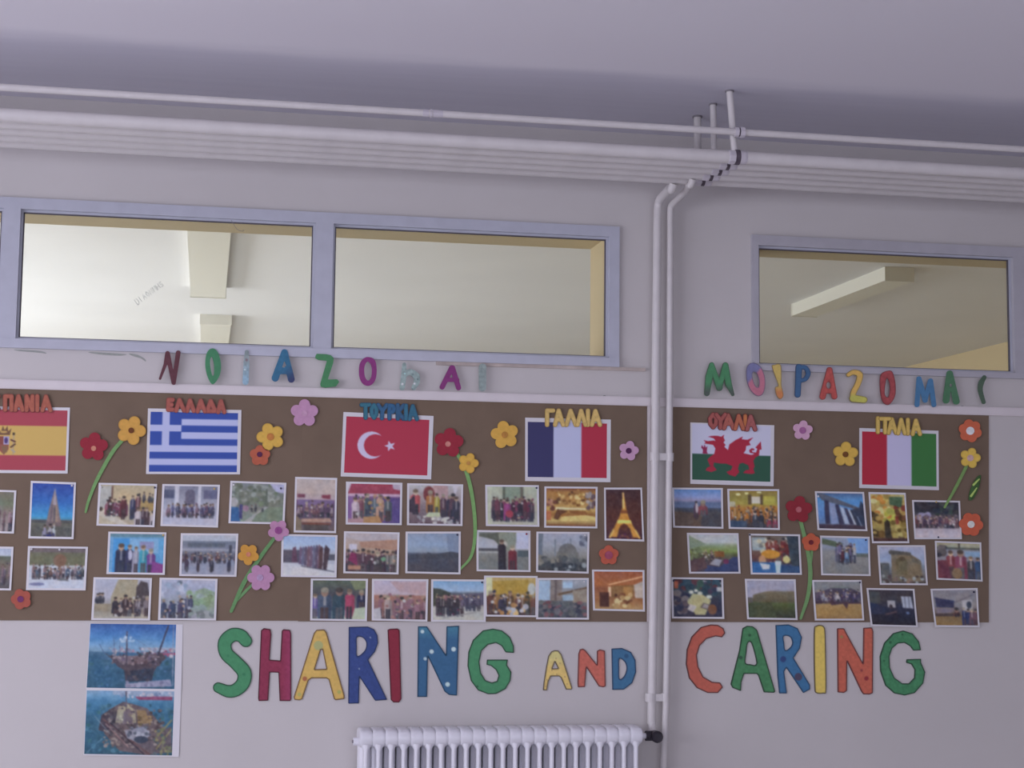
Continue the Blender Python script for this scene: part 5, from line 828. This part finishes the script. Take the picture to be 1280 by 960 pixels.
 ([(1025, 669.5), (1087, 671), (1088, 720), (1026, 719)], [('g', [(0, '7c80a0'), (.25, '787890'), (.4, '74707c'), (1, '68646c')]), ('p', [(.55, 0), (1, 0), (1, .5), (.75, .42), (.6, .2)], '6480bc'), ('p', [(0, .02), (.45, .15), (.4, .28), (0, .18)], '485044'), ('r', .7, .42, 1, .52, '505458'), ('c', .33, .7, .12, .24, .68, 7, ['4c4868', '3c2c40', '645880', '8c8494', '44404c'], .1), ('c', .45, .55, .3, .34, .72, 2, ['506894', '502c3c'], .1), ('n', 7)], 'photo of a few people walking up a paved slope', [(1082, 675, 'pin_dark')]),
 ([(1096.5, 681.5), (1156.5, 681.5), (1159.5, 731.5), (1099.5, 731)], [('g', [(0, '8c88a8'), (.4, '7c84a8'), (.6, '6c6c7c'), (.85, '54484c'), (1, '40383c')]), ('p', [(.24, .95), (.26, .15), (.45, .18), (.7, .2), (.92, .38), (.94, .95)], '68584c'), ('p', [(.2, .12), (.25, .08), (.7, .15), (.72, .24), (.22, .2)], '4c4444'), ('p', [(.7, .25), (.92, .38), (.93, .5), (.72, .4)], '58504c'), ('p', [(.35, .75), (.36, .35), (.5, .25), (.6, .35), (.6, .78)], '584c3c'), ('e', .5, .32, .07, .06, '443830'), ('r', 0, .45, .2, 1, '4c4c54'), ('b', .05, .8, .95, 1, 24, .04, ['3c3034', '6c5450', '504048', '7c7c88']), ('n', 10, 11)], 'photo of a massive old stone arch with a crowd at its foot', []),
 ([(1168.5, 676), (1226.5, 678), (1228, 727), (1170, 724.5)], [('g', [(0, '8c8070'), (.1, '88847c'), (.14, '3c3c38'), (.2, '787488'), (.5, '6c6478'), (.6, '543848'), (1, '443440')]), ('r', .5, 0, .54, .14, '3c3438'), ('r', .65, .22, 1, .38, '6c80a4'), ('b', 0, .1, .18, .4, 10, .06, ['34303c', '54484c']), ('c', .32, .34, .22, .24, 1.0, 1, ['6c2c38'], .22), ('c', .55, .58, .2, .22, 1.05, 1, ['6c3048'], .26), ('c', .78, .8, .36, .4, 1.05, 1, ['34303c'], .2), ('c', .93, .96, .38, .42, 1.05, 1, ['344870'], .16), ('p', [(.0, .5), (.25, .48), (.3, 1), (0, 1)], '5c2c3c'), ('e', .45, .85, .12, .15, '6c5444'), ('n', 9)], 'photo of people in red and blue seen from behind, right board edge', []),
 ([(839, 721.5), (904, 722.5), (905, 773.5), (839.5, 773)], [('g', [(0, '34303c'), (.3, '34404c'), (.6, '2c2c44'), (1, '2c2840')]), ('p', [(.6, .02), (1, .08), (1, .12), (.62, .06)], '9894a8'), ('b', .1, .05, .9, .35, 30, .07, ['34344c', '2c4444', '4c2834', '283c50', '3c2c44']), ('b', .0, .35, .25, .9, 16, .08, ['4c3c48', '2c2c48', '6c6068']), ('r', .02, .05, .1, .25, '984834'), ('p', [(.28, .6), (.4, .38), (.6, .4), (.78, .55), (.65, .95), (.45, .95)], '9c9070'), ('e', .37, .34, .05, .05, 'b0acb0'), ('e', .47, .3, .04, .04, 'b0acb0'), ('e', .55, .37, .05, .05, 'a8a4a4'), ('e', .74, .46, .06, .05, 'acacb0'), ('p', [(.28, .8), (.34, .66), (.48, .72), (.4, .88)], 'a498a4'), ('p', [(.55, .75), (.62, .62), (.76, .68), (.72, .82)], '54484c'), ('p', [(.58, .74), (.64, .65), (.73, .69), (.7, .78)], '887c88'), ('e', .8, .8, .09, .14, '6c4434'), ('r', .9, .2, 1, .32, '9c98a8'), ('n', 9)], 'photo looking down on papers spread over a table', [(841.8, 726, 'pin_dark'), (900, 726, 'pin_dark')]),
 ([(931, 723.5), (994.5, 724), (996.5, 775), (933.5, 774)], [('g', [(0, '8c84a0'), (.25, '88809c'), (.3, '685c50'), (.55, '54483c'), (.62, '485030'), (.85, '3c3c2c'), (1, '2c2c28')]), ('p', [(0, .0), (1, 0), (1, .22), (.75, .2), (.35, .3), (.12, .38), (.1, .52), (0, .5)], '8c84a0'), ('r', 0, .46, .1, .6, '50484c'), ('p', [(0, .62), (.5, .58), (.6, 1), (0, 1)], '3c4030'), ('n', 7)], 'plain photo of a low olive mountain under grey sky', []),
 ([(1015, 725), (1077, 725), (1080, 775.5), (1018, 775.5)], [('g', [(0, '706c78'), (.15, '686c70'), (.2, '3c344c'), (.5, '483c50'), (.58, '8c6c4c'), (.85, '8c6840'), (1, '7c5c40')]), ('p', [(0, .02), (1, .02), (1, .3), (.75, .14), (.5, .1), (.25, .22), (0, .3)], '706c78'), ('c', .04, .96, .2, .4, .58, 18, ['382c50', '302848', '5c4c68', '44344c', '7c7488', '3c2c38'], .08), ('c', .5, .54, .25, .28, .56, 1, ['a094a4'], .09), ('p', [(0, .6), (.3, .55), (.35, .64), (.6, .6), (.68, .74), (.72, .6), (1, .6), (1, .56), (0, .52)], '402c3c'), ('n', 9)], 'photo of a gathered crowd behind an ochre floor', [(1074.5, 728, 'pin_dark')]),
 ([(1083, 735), (1143, 736), (1147, 784), (1088, 782.5)], [('g', [(0, '342c38'), (.3, '34303c'), (.5, '24243c'), (1, '201c28')]), ('r', .0, .05, .25, .4, '3c3c44'), ('r', .4, .3, .57, .5, '8c8494'), ('e', .47, .48, .04, .07, '342c38'), ('p', [(.72, .18), (.94, .18), (.98, .52), (.74, .5)], '8c8ca8'), ('r', .79, .18, .81, .52, '4c4c64'), ('r', .88, .18, .9, .52, '4c4c64'), ('l', .34, .7, .58, .62, .014, '5c4048'), ('p', [(.0, .36), (.35, .5), (.3, .7), (0, .7)], '242844'), ('e', .84, .65, .04, .04, '54608c'), ('n', 5)], 'very dark photo of a room with two bright windows', []),
 ([(1163, 736), (1222, 735), (1224, 784), (1168, 783.5)], [('g', [(0, '706878'), (.4, '746c78'), (.6, '5c5058'), (.75, '6c5440'), (1, '74583c')]), ('p', [(.03, .2), (.48, .3), (.46, .5), (.05, .48)], '2c2c4c'), ('p', [(.05, .52), (.48, .54), (.4, .64), (.05, .66)], '64586c'), ('r', 0, .66, .45, .74, '3c3038'), ('p', [(.65, .3), (.9, .28), (.9, .6), (.68, .58)], '948c9c'), ('e', .82, .42, .06, .1, '2c3044'), ('c', .5, .55, .5, .52, .75, 1, ['442c34'], .16), ('c', .68, .98, .5, .56, 1.02, 4, ['2c3058', '3c3450', '503040', '2c384c'], .12), ('l', .5, .35, .9, .15, .01, '4c4454'), ('n', 7)], 'photo of a dark blue board in a bare room, at the lower right corner', [(1217, 740, 'pin_dark')]),
]
mx_, my_ = .038, .045
overl = {20: .0022, 26: .0022, 14: .0010}
for i, (Q, ops, lb, pins) in enumerate(PH):
    base = .0056+overl.get(i, 0)+(.0006 if i % 3 == 1 else 0)
    o, sf = sheet('photograph', Q, base, .0042, 100+i); tag(o, lb, 'photo', 'printed photographs pinned on the brown boards')
    tall = (Q[3][1]-Q[0][1]) > (Q[1][0]-Q[0][0])
    print_on(o, sf, Q, ops, 100+i, (my_, mx_, my_, mx_) if tall else (mx_, my_, mx_, my_), 1.0)
    for px, py, mt in pins: pin(o, px, py, -(base+.001), mt)
# two large boat prints on the wall below the left board
boat1 = [('g', [(0, '2c509c'), (.22, '4c7cbc'), (.36, '7090bc'), (.42, '6c8cb4'), (.45, '385c84'), (.6, '30587c'), (1, '244c70')]), ('b', 0, .46, 1, 1, 90, .02, ['305880', '2a5074', '385c88', '2c5468']),
         ('r', .62, .36, 1, .41, '8c94b4'), ('b', .2, .37, 1, .44, 40, .018, ['b0a8c0', '8480a0', '646c90', '9c6c88', 'a498a8']), ('r', .72, .44, 1, .475, '8c4468'), ('b', .6, .42, 1, .5, 16, .018, ['a8a0b8', '943c60', '6c6084']),
         ('p', [(.16, .43), (.24, .5), (.55, .49), (.85, .45), (.9, .52), (.8, .64), (.76, .74), (.74, .88), (.44, .9), (.42, .72), (.34, .66), (.28, .56)], '483c4c'), ('p', [(.30, .5), (.8, .48), (.78, .56), (.6, .62), (.36, .6)], '6c5868'), ('p', [(.42, .74), (.76, .68), (.74, .88), (.44, .9)], '2c3048'),
         ('b', .26, .44, .84, .64, 70, .016, ['5c4854', '7c6874', '4c3c4c', '8c7c8c', '64506c', '3c3444']), ('b', .44, .7, .74, .88, 26, .018, ['343450', '283450', '443c4c']),
         ('l', .91, .02, .8, .48, .012, '342c44'), ('l', .97, .0, .98, .95, .006, '8480a0'), ('l', .43, .12, .45, .95, .009, '443648'), ('l', .12, .32, .18, .46, .004, '3c4c7c'), ('l', .28, .22, .30, .5, .004, '40507c'), ('l', .35, .28, .36, .5, .004, '44507c'),
         ('l', .43, .14, .18, .46, .003, '6474a0'), ('l', .43, .14, .8, .46, .003, '5c6c9c'), ('b', .36, .2, .52, .28, 10, .02, ['9cacd0', '88a0c8']), ('p', [(.44, .93), (.95, .85), (.97, .96), (.44, .995)], '8480a4'), ('b', .45, .9, .95, .98, 16, .02, ['9490b0', '747094']), ('n', 9, 12)]
boat2 = [('g', [(0, '7490bc'), (.08, '6088b4'), (.2, '3c6c98'), (.45, '2c587c'), (1, '284c68')]), ('b', 0, .2, 1, 1, 90, .025, ['30607c', '2c5470', '3c6888', '346070']), ('p', [(.3, 0), (1, 0), (1, .09), (.3, .06)], '8894b8'), ('b', .4, .02, 1, .1, 24, .02, ['a8a8c4', '7480a8', 'b0a4bc']), ('p', [(.55, .09), (.98, .08), (.98, .14), (.6, .14)], '844068'),
         ('p', [(.18, .48), (.26, .3), (.42, .17), (.52, .2), (.7, .27), (.82, .45), (.88, .6), (.98, .55), (1, .95), (.7, 1), (.4, .94), (.22, .68)], '5c4c58'), ('p', [(.15, .62), (.18, .38), (.33, .25), (.36, .5), (.24, .66)], '3c3040'),
         ('b', .2, .3, .9, .9, 170, .018, ['5c4c54', '6c5c64', '443844', '7c6c70', '4c4450', '847478', '3c3440']),
         ('p', [(.34, .5), (.36, .3), (.46, .2), (.56, .3), (.58, .5)], '94887c'), ('p', [(.42, .52), (.43, .32), (.49, .27), (.53, .33), (.54, .52)], '6c5c6c'), ('b', .35, .22, .57, .5, 26, .014, ['a09484', '7c6c6c', '8c7c78', '54485c']), ('p', [(.58, .3), (.68, .3), (.74, .5), (.6, .52)], '80644c'), ('b', .58, .3, .76, .52, 16, .016, ['907050', '64503c', '4c3c3c']),
         ('l', .2, .45, .74, .99, .016, '5c4048'), ('l', .28, .5, .68, .99, .008, '2c2434'), ('l', .23, .52, .5, .88, .010, '84646c'), ('p', [(.45, .62), (.68, .55), (.74, .7), (.62, .82), (.48, .74)], '848098'), ('b', .46, .56, .74, .76, 26, .018, ['9894ac', '6c6880', '54586c', 'a09cb4', '4c5068']), ('e', .64, .76, .08, .055, '303850'),
         ('l', .98, .45, .8, .75, .012, '7c7050'), ('l', .98, .6, .82, .9, .010, '8c8058'), ('l', .9, .7, .88, .98, .010, '6c6450'), ('b', .8, .6, 1, 1, 26, .018, ['6c6c54', '84785c', '4c5460', '3c4c58']),
         ('l', .02, .99, .2, .75, .005, '5c7c9c'), ('l', .1, .4, .3, .7, .004, '788498'), ('l', .45, 0, .46, .3, .008, '54485c'), ('n', 13, 14)]
Q1 = [(112.5, 779.2), (228.5, 780.5), (226.5, 863), (107.5, 861)]; Q2 = [(108, 860), (226.5, 861.5), (223.5, 946), (104.5, 944)]
for Q, ops, lb, sd in ((Q1, boat1, 'blue print of a wooden sailing boat, upper of the two sheets on the wall', 201), (Q2, boat2, 'blue print of a boat deck with ropes, lower of the two sheets on the wall', 202)):
    o, sf = sheet('boat_print', Q, .0008 if sd == 201 else .0014, .003, sd); tag(o, lb, 'photo', 'boat prints on the wall'); print_on(o, sf, Q, ops, sd, (.006, .004 if sd == 201 else .035, .072, .02), 1.0)
